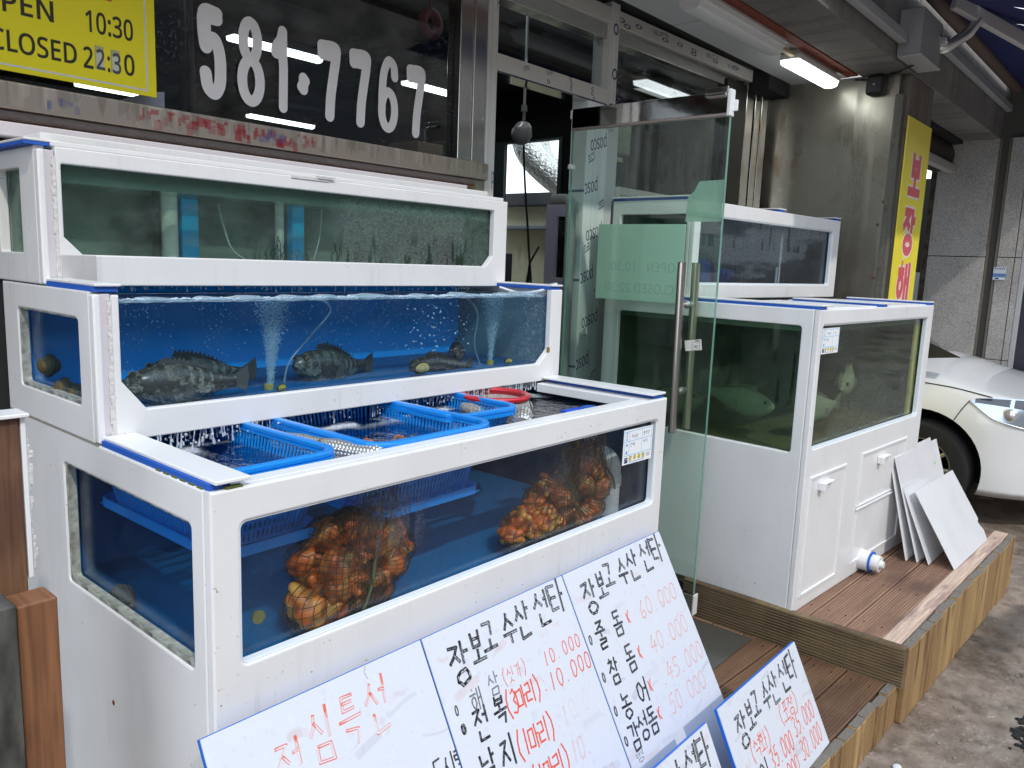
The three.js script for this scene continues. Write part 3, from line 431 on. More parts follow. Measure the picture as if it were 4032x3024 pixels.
// --- front tank
const t1 = thing('fish_tank', 'long white front fish tank with open water and blue baskets, lowest of the three steps', 'fish tank');
{
  const h = 1.18, L = 1.504;
  mesh('front_panel', [panelZ(0, .0, L, h, -.024, 0, [rrect(.053, .852, 1.456, 1.119, .014)], .004)], M.pvc, t1);
  mesh('window_bevel', panelZ(.053 - .0008, .8512, 1.4568, 1.1198, -.0235, -.0035, [rrect(.057, .856, 1.452, 1.115, .012)], .002), std({ color: C(.70, .75, .80), roughness: .3 }), t1);
  mesh('side_panel', panelX(-.95, 0, -.0245, h, 0, .024, [rrect(-.63, .838, -.069, 1.111, .012)], .004), M.pvc, t1);
  const rev = panelX(-.6305, .8375, -.0685, 1.1115, .0035, .0235, [rrect(-.622, .848, -.073, 1.107, .01)], .002); mesh('window_bevel', rev, std({ color: C(.60, .64, .56), roughness: .55, map: rep(T.fine, .15) }), t1);
  mesh('side_panel', bx(L - .024, 0, -.95, L, h, -.0245, .003), M.pvc, t1);
  mesh('rim', bx(.0245, 1.155, -.062, L - .0245, h - .001, -.0245, .003), M.pvcPlain, t1);
  mesh('rim', bx(1.40, 1.15, -.437, L - .0245, h - .001, -.0625, .003), M.pvcPlain, t1);
  mesh('rim', bx(.0245, 1.15, -.437, .06, h - .0012, -.0625, .003), M.pvcPlain, t1);
  mesh('back_wall', bx(.0245, .8, -.80, L - .025, 1.16, -.78, 0), inner1, t1);
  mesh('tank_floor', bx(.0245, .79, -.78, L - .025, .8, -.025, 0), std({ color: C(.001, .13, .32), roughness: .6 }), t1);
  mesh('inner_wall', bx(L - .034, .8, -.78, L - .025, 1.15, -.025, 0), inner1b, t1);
  const mist1 = dataTex(1024, 256, (u, v) => { const x = .0245 + u * 1.4435, y = .8 + .36 * v, a = Math.exp(-(((x - .44) / .13) ** 2) - (((y - .98) / .10) ** 2)), b = Math.exp(-(((x - 1.05) / .16) ** 2) - (((y - 1.02) / .08) ** 2)), c = Math.exp(-(((x - .14) / .06) ** 2) - (((y - 1.05) / .06) ** 2)), sp = .65 + .6 * vnoise(u * 420, v * 105, 420, 105, 731), run = sstep(.60, .68, fbm(u, v, 80, 2, 3, 733)); return cl((.06 + .34 * a + .30 * b + .2 * c + .22 * sstep(.5, .75, fbm(u, v, 7, 3, 4, 737))) * sp * (1 - .85 * run)); });
  mesh('pane', unitUV(bx(.0245, .80, -.03, L - .036, 1.16, -.0265, 0), .0245, .8, L - .036, 1.16), phy({ color: C(.92, .95, .96), transmission: 1, thickness: 0, ior: 1.4, specularIntensity: .8, roughness: 1, roughnessMap: mist1, side: THREE.DoubleSide }), t1, true);
  mesh('pane', bx(.0255, .80, -.778, .0285, 1.16, -.031, 0), pane(C(.86, .92, .96), .25, .5, .6), t1);
  const w = new THREE.PlaneGeometry(L - .06, .72, 1, 1); w.rotateX(-Math.PI / 2); w.translate(L / 2, 1.137, -.42); mesh('water_surface', w, water, t1);
  for (const [a, b] of [[.004, .044], [1.455, 1.5]]) {
    mesh('foam_strip', bx(a, h, -.434, b, h + .012, -.012, .001), M.blueFoam, t1);
    mesh('rim_cap', bx(a < 1 ? a + .004 : a - .03, h + .012, -.436, a < 1 ? b + .03 : b, h + .019, a < 1 ? .004 : -.004, .002), M.pvcPlain, t1);
  }
  stuff(mesh('algae', [bx(.03, h, -.014, .062, h + .004, -.002, .001), ...[0, 1, 2, 3, 4, 5].map((i) => bx(.002, h - .001, -.05 - i * .03, .006, h + .003, -.03 - i * .03, .001))], std({ color: C(.10, .12, .02), roughness: .9 }), t1));
  mesh('rust_spot', [new THREE.SphereGeometry(.006, 8, 6).scale(.3, 1, .9).translate(-.0005, .63, -.42), new THREE.SphereGeometry(.0032, 8, 6).scale(.4, 1, 1).translate(-.0005, .49, -.28)], std({ color: C(.14, .04, .015), roughness: .7 }), t1);
  stuff(mesh('dirt_specks', [...dirt(.002, .05, .6, 1.0, .0008, 9), ...dirt(.8, 1.48, 1.12, 1.17, .0008, 22), ...dirt(.1, 1.4, .78, .84, .0008, 12)], std({ color: C(.22, .17, .12), roughness: .9 }), t1));
  mesh('joint_line', bx(-.0006, 1.1788, -.95, .001, 1.1812, -.44, 0), std({ color: C(.26, .25, .19), roughness: .9 }), t1);
  // pale smears of foam where water falls in
  const fa = dataTex(1024, 256, (u, v) => { const zz = -.60 + .54 * (1 - v), x = .03 + u * 1.4, n = fbm(u, v, 26, 10, 5, 821), f2 = vnoise(u * 330, v * 120, 330, 120, 823), drip = Math.exp(-(((zz + .455) / .045) ** 2)), gap = Math.exp(-(((x - .385 - (zz + .3) * .15) / .045) ** 2)) * sstep(-.4, -.25, zz), far = Math.exp(-(((x - 1.0) / .2) ** 2)) * drip; return cl((drip * 1.1 + gap * .9 + far * .4) * sstep(.36, .66, n) * (.55 + .6 * f2)); });
  const fp = new THREE.PlaneGeometry(1.4, .54); fp.rotateX(-Math.PI / 2); fp.translate(.73, 1.1392, -.33);
  stuff(mesh('foam', fp, std({ color: C(.70, .75, .80), roughness: .6, alphaMap: fa, transparent: true, side: THREE.DoubleSide }), t1, true));

}
// --- middle tank
const t2 = thing('fish_tank', 'white middle tank with bright blue inside holding large dark fish and air bubbles', 'fish tank');
{
  const z = -.438, y0 = 1.184, h = 1.489, L = 1.522;
  mesh('front_panel', (() => { const s = poly([[.0355, y0], [L, y0], [L, h], [1.4635, h], [1.4635, 1.288], [1.412, 1.243], [.100, 1.2455], [.0505, 1.307], [.0505, h - .006], [.0355, h - .006]]); const g = extr(s, .022, .003); g.translate(0, 0, z - .022); return g; })(), M.pvc, t2);
  mesh('side_panel', panelX(-.95, y0 - .002, z - .0205, h, 0, .022, [rrect(-.86, 1.252, -.515, 1.434, .012)], .003), M.pvc, t2);
  mesh('window_bevel', panelX(-.8605, 1.2515, -.5145, 1.4345, .003, .0215, [rrect(-.853, 1.261, -.519, 1.430, .01)], .002), std({ color: C(.62, .66, .62), roughness: .5, map: rep(T.fine, .15) }), t2);
  mesh('side_panel', bx(L - .022, y0, -.95, L, h, z - .0225, .003), M.pvc, t2);
  mesh('tank_floor', bx(.023, 1.225, -.90, L - .023, 1.236, z - .023, 0), std({ color: C(.001, .10, .26), roughness: .6 }), t2);
  mesh('back_wall', bx(.023, 1.236, -.92, L - .023, 1.485, -.90, 0), inner2, t2);
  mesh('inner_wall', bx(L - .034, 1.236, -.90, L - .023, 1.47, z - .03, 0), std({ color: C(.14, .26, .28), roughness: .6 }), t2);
  mesh('pane', unitUV(bx(.0235, 1.23, z - .030, L - .036, 1.484, z - .0265, 0), .0235, 1.23, L - .036, 1.484), phy({ color: C(.88, .95, .99), transmission: 1, thickness: 0, ior: 1.4, specularIntensity: .8, roughness: 1, roughnessMap: dataTex(1024, 192, (u, v) => { const r = sstep(.80, .95, u + .05 * (fbm(u, v, 20, 6, 3, 701) - .5)), sp = vnoise(u * 330, v * 70, 330, 70, 703), st = vnoise(u * 200 + v * 20, v * 26, 220, 26, 705); return cl(.05 + .10 * (fbm(u, v, 12, 4, 4, 707) - .5) + r * (.30 + .45 * sstep(.45, .8, .5 * sp + .5 * st))); }), side: THREE.DoubleSide }), t2, true);
  mesh('pane', bx(.0235, 1.237, -.898, .0265, 1.484, z - .032, 0), pane(C(.75, .88, .95), .3, .7, .1), t2);
  const w = new THREE.PlaneGeometry(L - .06, .42, 1, 1); w.rotateX(-Math.PI / 2); w.translate(L / 2, 1.468, -.68); mesh('water_surface', w, water, t2);
  trimStrip(t2, 0, z, y0, h - .004);
  for (const [a, b] of [[.004, .05], [1.462, 1.515]]) { mesh('foam_strip', bx(a, h, -.686, b, h + .011, z - .005, .001), M.blueFoam, t2); mesh('rim_cap', bx(a, h + .011, -.686, b + .006, h + .017, z + .002, .002), M.pvcPlain, t2); }
  mesh('air_hose', tube([[1.38, 1.49, -.60], [1.42, 1.474, -.54], [1.47, 1.49, -.47], [1.50, 1.508, -.45], [1.515, 1.50, -.50]], .0045, 30, 8), phy({ color: C(.7, .74, .78), roughness: .3 }), t2);
  mesh('rust_stain', bx(1.452, 1.278, z - .003, 1.4645, 1.296, z + .0006, .0005), std({ color: C(.24, .14, .03), roughness: .9 }), t2);
  const f = []; for (let i = 0; i < 900; i++) { const x = rr(.05, 1.43); f.push(new THREE.SphereGeometry(rr(.001, .0042) * (x > .5 ? 1.2 : .8), 5, 4).scale(1.7, .55, 1).translate(x, 1.4685 + rr(0, .004), z - .034 - .05 * rnd() * rnd())); }
  stuff(mesh('foam', f, foamMat, t2));
  { // the churned water line against the glass
    const n = 320, pos = [], ix = []; for (let i = 0; i <= n; i++) { const u = i / n, x = lerp(.052, 1.46, u), a = fbm(u, .3, 26, 3, 4, 811), b = fbm(u, .7, 60, 3, 3, 813), top = 1.4695 + .012 * sstep(.35, .75, a) * (.5 + u * .6), bot = 1.4655 - .003 * b; for (const [yy, zz] of [[bot, -.034], [(top + bot) / 2, -.0315], [top, -.036], [top - .001, -.07 - .03 * b]]) pos.push(x, yy, z + zz); if (i) for (let k = 0; k < 3; k++) { const c = i * 4 + k, d = c - 4; ix.push(d, c, d + 1, d + 1, c, c + 1); } }
    const g = new THREE.BufferGeometry(); g.setAttribute('position', new THREE.Float32BufferAttribute(pos, 3)); g.setIndex(ix); g.computeVertexNormals(); mesh('churned_water_line', g, phy({ color: C(.72, .80, .86), transmission: .35, thickness: 0, roughness: .3, bumpMap: rep(T.wave, .09, .03), bumpScale: .008, side: THREE.DoubleSide }), t2); }
  // air bubbles: two rising plumes and loose ones
  const b = [], bub = (x, y, zz, r) => b.push(new THREE.IcosahedronGeometry(r, 0).translate(x, y, zz));
  for (const [cx, cz, dens, wv] of [[.462, -.55, 5200, .05], [1.300, -.56, 4200, .055]]) for (let i = 0; i < dens; i++) { const t = Math.pow(rnd(), .8), y = 1.238 + .228 * t, s = (.009 + wv * t * t); bub(cx + .012 * t + s * (rnd() + rnd() + rnd() - 1.5) * .9, y, cz + s * (rnd() - .5), rr(.0005, .0013)); }
  for (let i = 0; i < 950; i++) { const c = [.14, .34, .62, .72, .85, 1.0, 1.08, 1.18, 1.36][Math.floor(rnd() * 9)], t = rnd() * rnd(); bub(c + rr(-.06, .06), 1.462 - .20 * t, rr(-.50, -.62), rr(.0005, .0013)); }
  for (let i = 0; i < 60; i++) bub(rr(.86, 1.12), rr(1.3, 1.45), rr(-.475, -.5), rr(.0015, .0035));
  stuff(mesh('air_bubbles', b, std({ color: C(.42, .60, .68), roughness: .35 }), t2));
  mesh('air_tube', [tube([[.50, 1.456, -.56], [.56, 1.462, -.56], [.63, 1.458, -.57], [.67, 1.43, -.58], [.62, 1.36, -.6], [.55, 1.29, -.6], [.535, 1.24, -.6]], .003, 40, 6), tube([[1.12, 1.46, -.5], [1.15, 1.44, -.5], [1.19, 1.40, -.52], [1.21, 1.31, -.55], [1.25, 1.24, -.56]], .003, 30, 6)], phy({ color: C(.30, .45, .55), roughness: .3, transmission: .4, thickness: 0 }), t2);
  mesh('air_stone', [cyl([.458, 1.236, -.55], [.458, 1.25, -.55], .012), cyl([1.30, 1.236, -.56], [1.30, 1.25, -.56], .012)], std({ color: C(.35, .30, .05), roughness: .9 }), t2);
}
// --- top tank
const t3 = thing('fish_tank', 'white top tank with greenish misty glass under the shop window, highest step', 'fish tank');
{
  const z = -.688, y0 = 1.489, h = 1.785, L = 1.508;
  mesh('front_panel', panelZ(.0355, y0, L, h, z - .022, z, [rrect(.046, 1.558, 1.4395, 1.7505, .004, 3, { bl: .037, br: .037 })], .003), M.pvc, t3);
  mesh('side_panel', panelX(-.972, y0 + .003, z - .0205, h, 0, .022, [rrect(-.945, 1.558, -.80, 1.742, .004)], .003), M.pvc, t3);
  mesh('side_panel', bx(L - .022, y0, -.95, L, h, z - .0225, .003), M.pvc, t3);
  mesh('tank_floor', bx(.023, 1.535, -.95, L - .023, 1.552, z - .023, 0), inner3, t3);
  mesh('back_wall', bx(.023, 1.552, -.955, L - .023, 1.78, -.94, 0), inner3, t3);
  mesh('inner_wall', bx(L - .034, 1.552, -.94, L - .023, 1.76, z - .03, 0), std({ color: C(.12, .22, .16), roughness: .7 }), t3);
  const mist = dataTex(1024, 256, (u, v) => { const right = sstep(.5, .56, u + .03 * (fbm(u, v, 8, 4, 3, 611) - .5)) * (1 - .5 * sstep(.885, .90, u)), band = sstep(.92, .86, v), speck = .72 + .5 * (vnoise(u * 420, v * 110, 420, 110, 613) - .5) + .3 * (vnoise(u * 200, v * 50, 200, 50, 617) - .5), run = sstep(.60, .66, fbm(u, v, 90, 2, 3, 619)) * sstep(.62, .2, v); return cl(band * (1.22 * right * speck * (1 - .9 * run) * (.8 + .5 * (u - .7)) + (1 - right) * (.30 + .5 * (fbm(u, v, 30, 8, 4, 623) - .5))) + (1 - band) * .3); });
  mesh('pane', unitUV(bx(.0235, 1.54, z - .029, L - .036, 1.765, z - .0255, 0), .0235, 1.54, L - .036, 1.765), phy({ color: C(.86, .93, .90), transmission: 1, thickness: 0, ior: 1.4, roughness: 1, roughnessMap: mist, side: THREE.DoubleSide }), t3, true);
  mesh('pane', bx(.0235, 1.553, -.938, .0265, 1.765, z - .031, 0), pane(C(.6, .8, .7), .4, .2, .3), t3);
  const wl = new THREE.PlaneGeometry(L - .06, .22, 1, 1); wl.rotateX(-Math.PI / 2); wl.translate(L / 2, 1.712, -.83); mesh('water_surface', wl, phy({ color: C(.5, .7, .6), transmission: .8, thickness: 0, roughness: .08, ior: 1.33, bumpMap: rep(T.wave, .3), bumpScale: .01, side: THREE.DoubleSide }), t3);
  mesh('green_band', bx(.03, 1.714, z - .040, L - .04, 1.762, z - .034, 0), std({ color: C(.12, .21, .18), roughness: .7 }), t3);
  trimStrip(t3, 0, z, y0 + .003, h - .008);
  mesh('lid_frame', bx(.03, h, -.72, 1.49, h + .012, z - .004, .003), M.pvcPlain, t3);
  mesh('top_board', bx(.03, h + .012, -.86, 1.47, h + .034, -.75, .003), M.pvc, t3);
  mesh('top_board', bx(-.05, h + .034, -.965, 1.525, h + .066, -.905, .003), M.lavender, t3);
  mesh('foam_strip', bx(-.02, h, -.95, .03, h + .008, z - .012, .001), M.blueFoam, t3); mesh('rim_cap', bx(-.02, h + .008, -.95, .05, h + .014, z - .01, .002), M.pvcPlain, t3);
  mesh('torn_patch', [bx(.62, h - .006, z + .0002, .74, h - .001, z + .003, .001), bx(.70, h + .004, z + .001, .76, h + .007, z + .01, .001)], M.caulk, t3);
  mesh('patch_plate', bx(.037, y0 + .004, z, .108, 1.557, z + .007, .002), std({ color: C(.62, .61, .61), roughness: .5, map: rep(T.pvc, .3) }), t3);
  mesh('white_pipe', [cyl([.375, 1.552, -.88], [.375, 1.76, -.88], .021, .021, 16), cyl([.72, 1.552, -.90], [.72, 1.76, -.90], .013)], std({ color: C(.82, .84, .83), roughness: .4 }), t3);
  mesh('blue_divider', [bx(.405, 1.552, -.90, .452, 1.712, -.87, .004), bx(.745, 1.552, -.90, .788, 1.716, -.87, .004)], std({ color: C(.005, .46, .95), roughness: .4 }), t3);
  mesh('dark_rod', cyl([.345, 1.552, -.89], [.345, 1.74, -.89], .009), M.blackPlastic, t3);
  mesh('drain_pipe', cyl([1.36, 1.595, -.86], [1.36, 1.70, -.86], .02, .02, 16), std({ color: C(.28, .40, .33), roughness: .4 }), t3);
  mesh('blue_drain_cup', [cyl([1.36, 1.552, -.86], [1.36, 1.585, -.86], .032, .034, 20), cyl([1.36, 1.585, -.86], [1.36, 1.592, -.86], .038, .038, 20)], std({ color: C(.005, .07, .42), roughness: .4 }), t3);
  mesh('air_hose', [tube([[.47, 1.70, -.80], [.485, 1.64, -.80], [.51, 1.58, -.8], [.55, 1.554, -.8]], .0025, 20, 6), tube([[.80, 1.71, -.8], [.79, 1.62, -.8], [.77, 1.56, -.8]], .002, 16, 6)], phy({ color: C(.45, .5, .48), roughness: .3 }), t3);
  // stretches of dark weed and wet trickles standing against the inside of the glass
  const weed = (xs, mat) => stuff(mesh('algae_streaks', xs.map(([x, hh, r]) => tube([[x, 1.556, z - .033], [x + rr(-.008, .008), 1.556 + hh * .35, z - .033], [x + rr(-.01, .01), 1.556 + hh * .7, z - .033], [x + rr(-.008, .008), 1.556 + hh, z - .033]], r, 10, 4)), mat, t3));
  const xs = []; for (let i = 0; i < 44; i++) { const x = [.80, .84, .87, .98, 1.08, 1.12, 1.16, 1.2, 1.25, 1.27][i % 10] + rr(-.018, .018); xs.push([x, rr(.02, .09), rr(.0012, .003)]); } for (let i = 0; i < 26; i++) xs.push([1.255 + rr(-.035, .03), rr(.03, .11), rr(.0014, .0032)]);
  weed(xs, std({ color: C(.012, .018, .016), roughness: .8 })); const xr = []; for (let i = 0; i < 8; i++) xr.push([1.22 + rr(-.012, .012), rr(.03, .07), .0014]); weed(xr, std({ color: C(.12, .02, .035), roughness: .8 })); const xl = []; for (let i = 0; i < 26; i++) xl.push([rr(.50, .70), rr(.02, .07), .0012]); weed(xl, std({ color: C(.03, .055, .048), roughness: .8 }));
}
// --- water dripping under the two upper tanks
{
  const d = (list, x, y, z, len, r) => { const pts = [[0, 0], [r * .55, -.1 * len], [r * .4, -.35 * len], [r * .3, -.55 * len], [r * .9, -.8 * len], [r, -.9 * len], [r * .6, -.98 * len], [0, -len]].map(([a, b]) => new THREE.Vector2(Math.max(a, .00001), b)); const g = new THREE.LatheGeometry(pts, 6); g.rotateZ(rr(-.2, .2)); g.translate(x, y, z); list.push(g); };
  const a = []; for (let i = 0; i < 120; i++) { const x = rr(.03, 1.43); d(a, x, 1.187 + rr(-.004, .002), -.47 + rr(-.012, .012), rr(.01, .042), rr(.001, .0026)); for (let k = 0; k < 3; k++) if (rnd() < .6) a.push(new THREE.SphereGeometry(rr(.0008, .003), 6, 5).translate(x + rr(-.014, .014), rr(1.155, 1.183), -.465 + rr(-.014, .02))); }
  for (let i = 0; i < 130; i++) { const x = rr(1.0, 1.40); d(a, x, 1.188, -.45 + rr(-.012, .014), rr(.015, .036), rr(.0012, .003)); } for (let i = 0; i < 46; i++) d(a, rr(.05, .42), 1.187, -.45 + rr(-.01, .02), rr(.02, .05), rr(.0018, .0042)); for (let i = 0; i < 60; i++) a.push(new THREE.SphereGeometry(rr(.0012, .0036), 6, 5).translate(rr(.05, .45), rr(1.155, 1.182), -.44 + rr(-.02, .03)));
  stuff(tag(mesh('dripping_water', a, dropMat), 'water drops falling from the middle tank into the baskets', 'water', null, 'stuff'));
  const b = []; for (let i = 0; i < 130; i++) d(b, rr(.04, 1.44), 1.492, -.71 + rr(-.006, .006), rr(.006, .02), rr(.001, .0026));
  stuff(tag(mesh('dripping_water', b, dropMat), 'row of water drops falling under the top tank', 'water', null, 'stuff'));
}
// --- baskets in the front tank
const basketBlue = phy({ color: C(.004, .25, .78), roughness: .32, clearcoat: .4, clearcoatRoughness: .2 });
function basket(name, label, cx, cz, w, d, top, hgt, turn) {
  const t = thing(name, label, 'basket', [cx, top - hgt, cz], turn, 'blue slotted baskets in the front tank'), r = .045;
  const ringShape = (o) => rrect(-w / 2 - o, -d / 2 - o, w / 2 + o, d / 2 + o, r + o, 5);
  const flat = (outer, inner, y0, y1, bev = 0) => { const s = poly(outer), p = new THREE.Path(); inner.forEach(([x, y], i) => i ? p.lineTo(x, y) : p.moveTo(x, y)); p.closePath(); s.holes.push(p); const g = extr(s, y1 - y0, bev); g.rotateX(Math.PI / 2); g.translate(0, y1, 0); return g; };
  mesh('rim', [flat(ringShape(.016), ringShape(-.002), hgt - .012, hgt, .003), flat(ringShape(.018), ringShape(.012), hgt - .022, hgt - .0125)], basketBlue, t);
  mesh('wall_band', [flat(ringShape(0), ringShape(-.004), hgt - .018, hgt - .0125), flat(ringShape(-.006), ringShape(-.010), hgt * .44, hgt * .5), flat(ringShape(-.011), ringShape(-.015), 0, .02)], basketBlue, t);
  const sl = [], pts = ringShape(-.002), per = []; // slats stand along the outline and lean in towards the base
  for (let i = 0; i < pts.length; i++) { const [ax, ay] = pts[i], [bx_, by] = pts[(i + 1) % pts.length], L = Math.hypot(bx_ - ax, by - ay), n = Math.max(1, Math.round(L / .0125)); for (let k = 0; k < n; k++) per.push([lerp(ax, bx_, k / n), lerp(ay, by, k / n), Math.atan2(by - ay, bx_ - ax)]); }
  for (const [x, y, a] of per) { const g = new THREE.BoxGeometry(.0052, hgt - .03, .0025); g.rotateY(-a); const p = g.attributes.position; for (let i = 0; i < p.count; i++) { const k = p.getY(i) < 0 ? 1 - .026 / w * 2 : 1; p.setXYZ(i, p.getX(i) + x * k, p.getY(i) + hgt / 2 - .005, p.getZ(i) + y * k); } g.computeVertexNormals(); sl.push(g); }
  stuff(mesh('slats', sl, basketBlue, t));
  const fl = []; for (let k = 0; k < 11; k++) fl.push(bx(-w / 2 + .015, .001, -d / 2 + .02 + k * (d - .04) / 10 - .004, w / 2 - .015, .004, -d / 2 + .02 + k * (d - .04) / 10 + .004, 0)); stuff(mesh('base_bars', fl, basketBlue, t));
  return t;
}
basket('blue_basket', 'blue slotted basket at the left end of the front tank', .190, -.365, .268, .53, 1.186, .18, .02);
basket('blue_basket', 'blue slotted basket in the middle of the front tank with brown catch inside', .598, -.30, .36, .44, 1.187, .18, .015);
basket('blue_basket', 'blue slotted basket third from the left, behind the silver roll', .905, -.36, .235, .32, 1.184, .14, -.03);
{ // red round basket wrapped in net
  const t = thing('red_basket', 'round red rimmed basket wrapped in white net at the back right of the front tank', 'basket', [1.122, 1.058, -.372]);
  const g = new THREE.TorusGeometry(.098, .009, 10, 40); g.rotateX(Math.PI / 2); g.translate(0, .118, 0); mesh('rim', g, phy({ color: C(.50, .008, .022), roughness: .35, clearcoat: .4 }), t);
  mesh('bowl', new THREE.LatheGeometry([[.07, 0], [.088, .04], [.096, .118], [.093, .118], [.084, .042], [.068, .004]].map(([a, b]) => new THREE.Vector2(a, b)), 40), std({ color: C(.30, .01, .02), roughness: .5, side: THREE.DoubleSide }), t);
  const n = []; for (let i = 0; i < 44; i++) { const a = i / 44 * 6.283, a2 = a + .3; for (const [p, q] of [[a, a2], [a2, a]]) n.push(tube([[.10 * Math.cos(p), .108, .10 * Math.sin(p)], [.107 * Math.cos((p + q) / 2), .075, .107 * Math.sin((p + q) / 2)], [.102 * Math.cos(q), .04, .102 * Math.sin(q)]], .0012, 5, 3)); } stuff(mesh('net', n, std({ color: C(.6, .6, .56), roughness: .6 }), t));
  const to = new THREE.TorusGeometry(.094, .022, 10, 40); to.rotateX(Math.PI / 2); to.translate(0, .085, 0); mesh('float_ring', to, phy({ color: C(.52, .51, .48), roughness: .3, metalness: .3, bumpMap: rep(T.fine, .03), bumpScale: .01 }), t);
  mesh('cord', tube([[.03, .12, .107], [.032, .09, .116], [.03, .06, .118]], .0018, 10, 5), M.blackPlastic, t);
}
const foilMat = phy({ color: C(.68, .66, .62), metalness: .75, roughness: .22 });
function roll(label, a, b, r) { // foam float wrapped in silver bubble foil: rows of small cushions
  const t = thing('silver_float', label, 'float', [0, 0, 0], 0, 'silver wrapped floats'); const A = V3(...a), B = V3(...b), L = A.distanceTo(B), n = Math.round(L / .0095), m = 16;
  const g = new THREE.CylinderGeometry(r, r, L, m * 4, n * 4, false), p = g.attributes.position;
  for (let i = 0; i < p.count; i++) { const x = p.getX(i), z = p.getZ(i), y = p.getY(i), q = Math.hypot(x, z); if (q < r * .5) continue; const th = Math.atan2(z, x), k = Math.abs(Math.sin(th * m / 2)) ** .5 * Math.abs(Math.sin((y / L + .5) * n * Math.PI)) ** .5, neck = 1 - .25 * sstep(.42, .5, Math.abs(y / L)), rad = (r * .9 + .0035 * k) * neck * (1 + .05 * Math.sin(y * 60)); p.setX(i, x / q * rad); p.setZ(i, z / q * rad); }
  g.computeVertexNormals(); g.applyQuaternion(new THREE.Quaternion().setFromUnitVectors(V3(0, 1, 0), B.clone().sub(A).normalize())); g.translate(...A.clone().add(B).multiplyScalar(.5).toArray());
  mesh('wrap', g, foilMat, t); const mid = A.clone().lerp(B, .45), d = B.clone().sub(A).normalize(); mesh('brown_tie', cyl(mid.toArray(), mid.clone().addScaledVector(d, .007).toArray(), r * 1.0, r * 1.0, 20), std({ color: C(.14, .09, .035), roughness: .7 }), t);
}
roll('long silver wrapped float between the left and middle blue baskets', [.352, 1.152, -.36], [.425, 1.158, -.06], .024);
roll('short silver wrapped float between the third blue basket and the front rim', [.93, 1.156, -.105], [1.055, 1.156, -.205], .026);
roll('silver wrapped float peeping out under the left blue basket corner', [.325, 1.14, -.08], [.335, 1.14, -.14], .02);
{
  const t = thing('blue_clip_rack', 'small bright blue comb shaped plastic piece at the front right of the water', 'plastic rack'); const m = phy({ color: C(.004, .07, .56), roughness: .35 });
  mesh('bar', bx(1.105, 1.166, -.112, 1.185, 1.172, -.088, .002), m, t); for (let k = 0; k < 6; k++) mesh('tooth', bx(1.107 + k * .0145, 1.146, -.11, 1.1125 + k * .0145, 1.166, -.09, .001), m, t);
}
// --- sea squirts in net bags
function squirtGeo(s) {
  seed = s; const g = new THREE.SphereGeometry(1, 26, 18), p = g.attributes.position, col = new Float32Array(p.count * 3), bumps = Array.from({ length: 34 }, () => V3(rr(-1, 1), rr(-1, 1), rr(-1, 1)).normalize()), tip = V3(.3, 1, .1).normalize(), o = rnd() * 9;
  for (let i = 0; i < p.count; i++) {
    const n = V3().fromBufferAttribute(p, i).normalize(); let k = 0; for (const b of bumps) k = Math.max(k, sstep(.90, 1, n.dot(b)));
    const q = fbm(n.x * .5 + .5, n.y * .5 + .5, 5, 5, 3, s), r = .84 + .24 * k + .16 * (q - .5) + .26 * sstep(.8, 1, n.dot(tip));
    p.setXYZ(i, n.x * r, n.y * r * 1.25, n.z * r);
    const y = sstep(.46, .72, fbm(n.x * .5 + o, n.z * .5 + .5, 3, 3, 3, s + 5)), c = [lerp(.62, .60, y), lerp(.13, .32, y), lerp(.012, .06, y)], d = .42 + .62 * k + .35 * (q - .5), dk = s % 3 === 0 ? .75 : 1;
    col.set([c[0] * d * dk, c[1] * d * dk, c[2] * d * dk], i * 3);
  }
  g.setAttribute('color', new THREE.BufferAttribute(col, 3)); g.computeVertexNormals(); return g;
}
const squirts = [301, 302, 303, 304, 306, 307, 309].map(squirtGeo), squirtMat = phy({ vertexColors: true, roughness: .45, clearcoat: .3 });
seed = 4242;
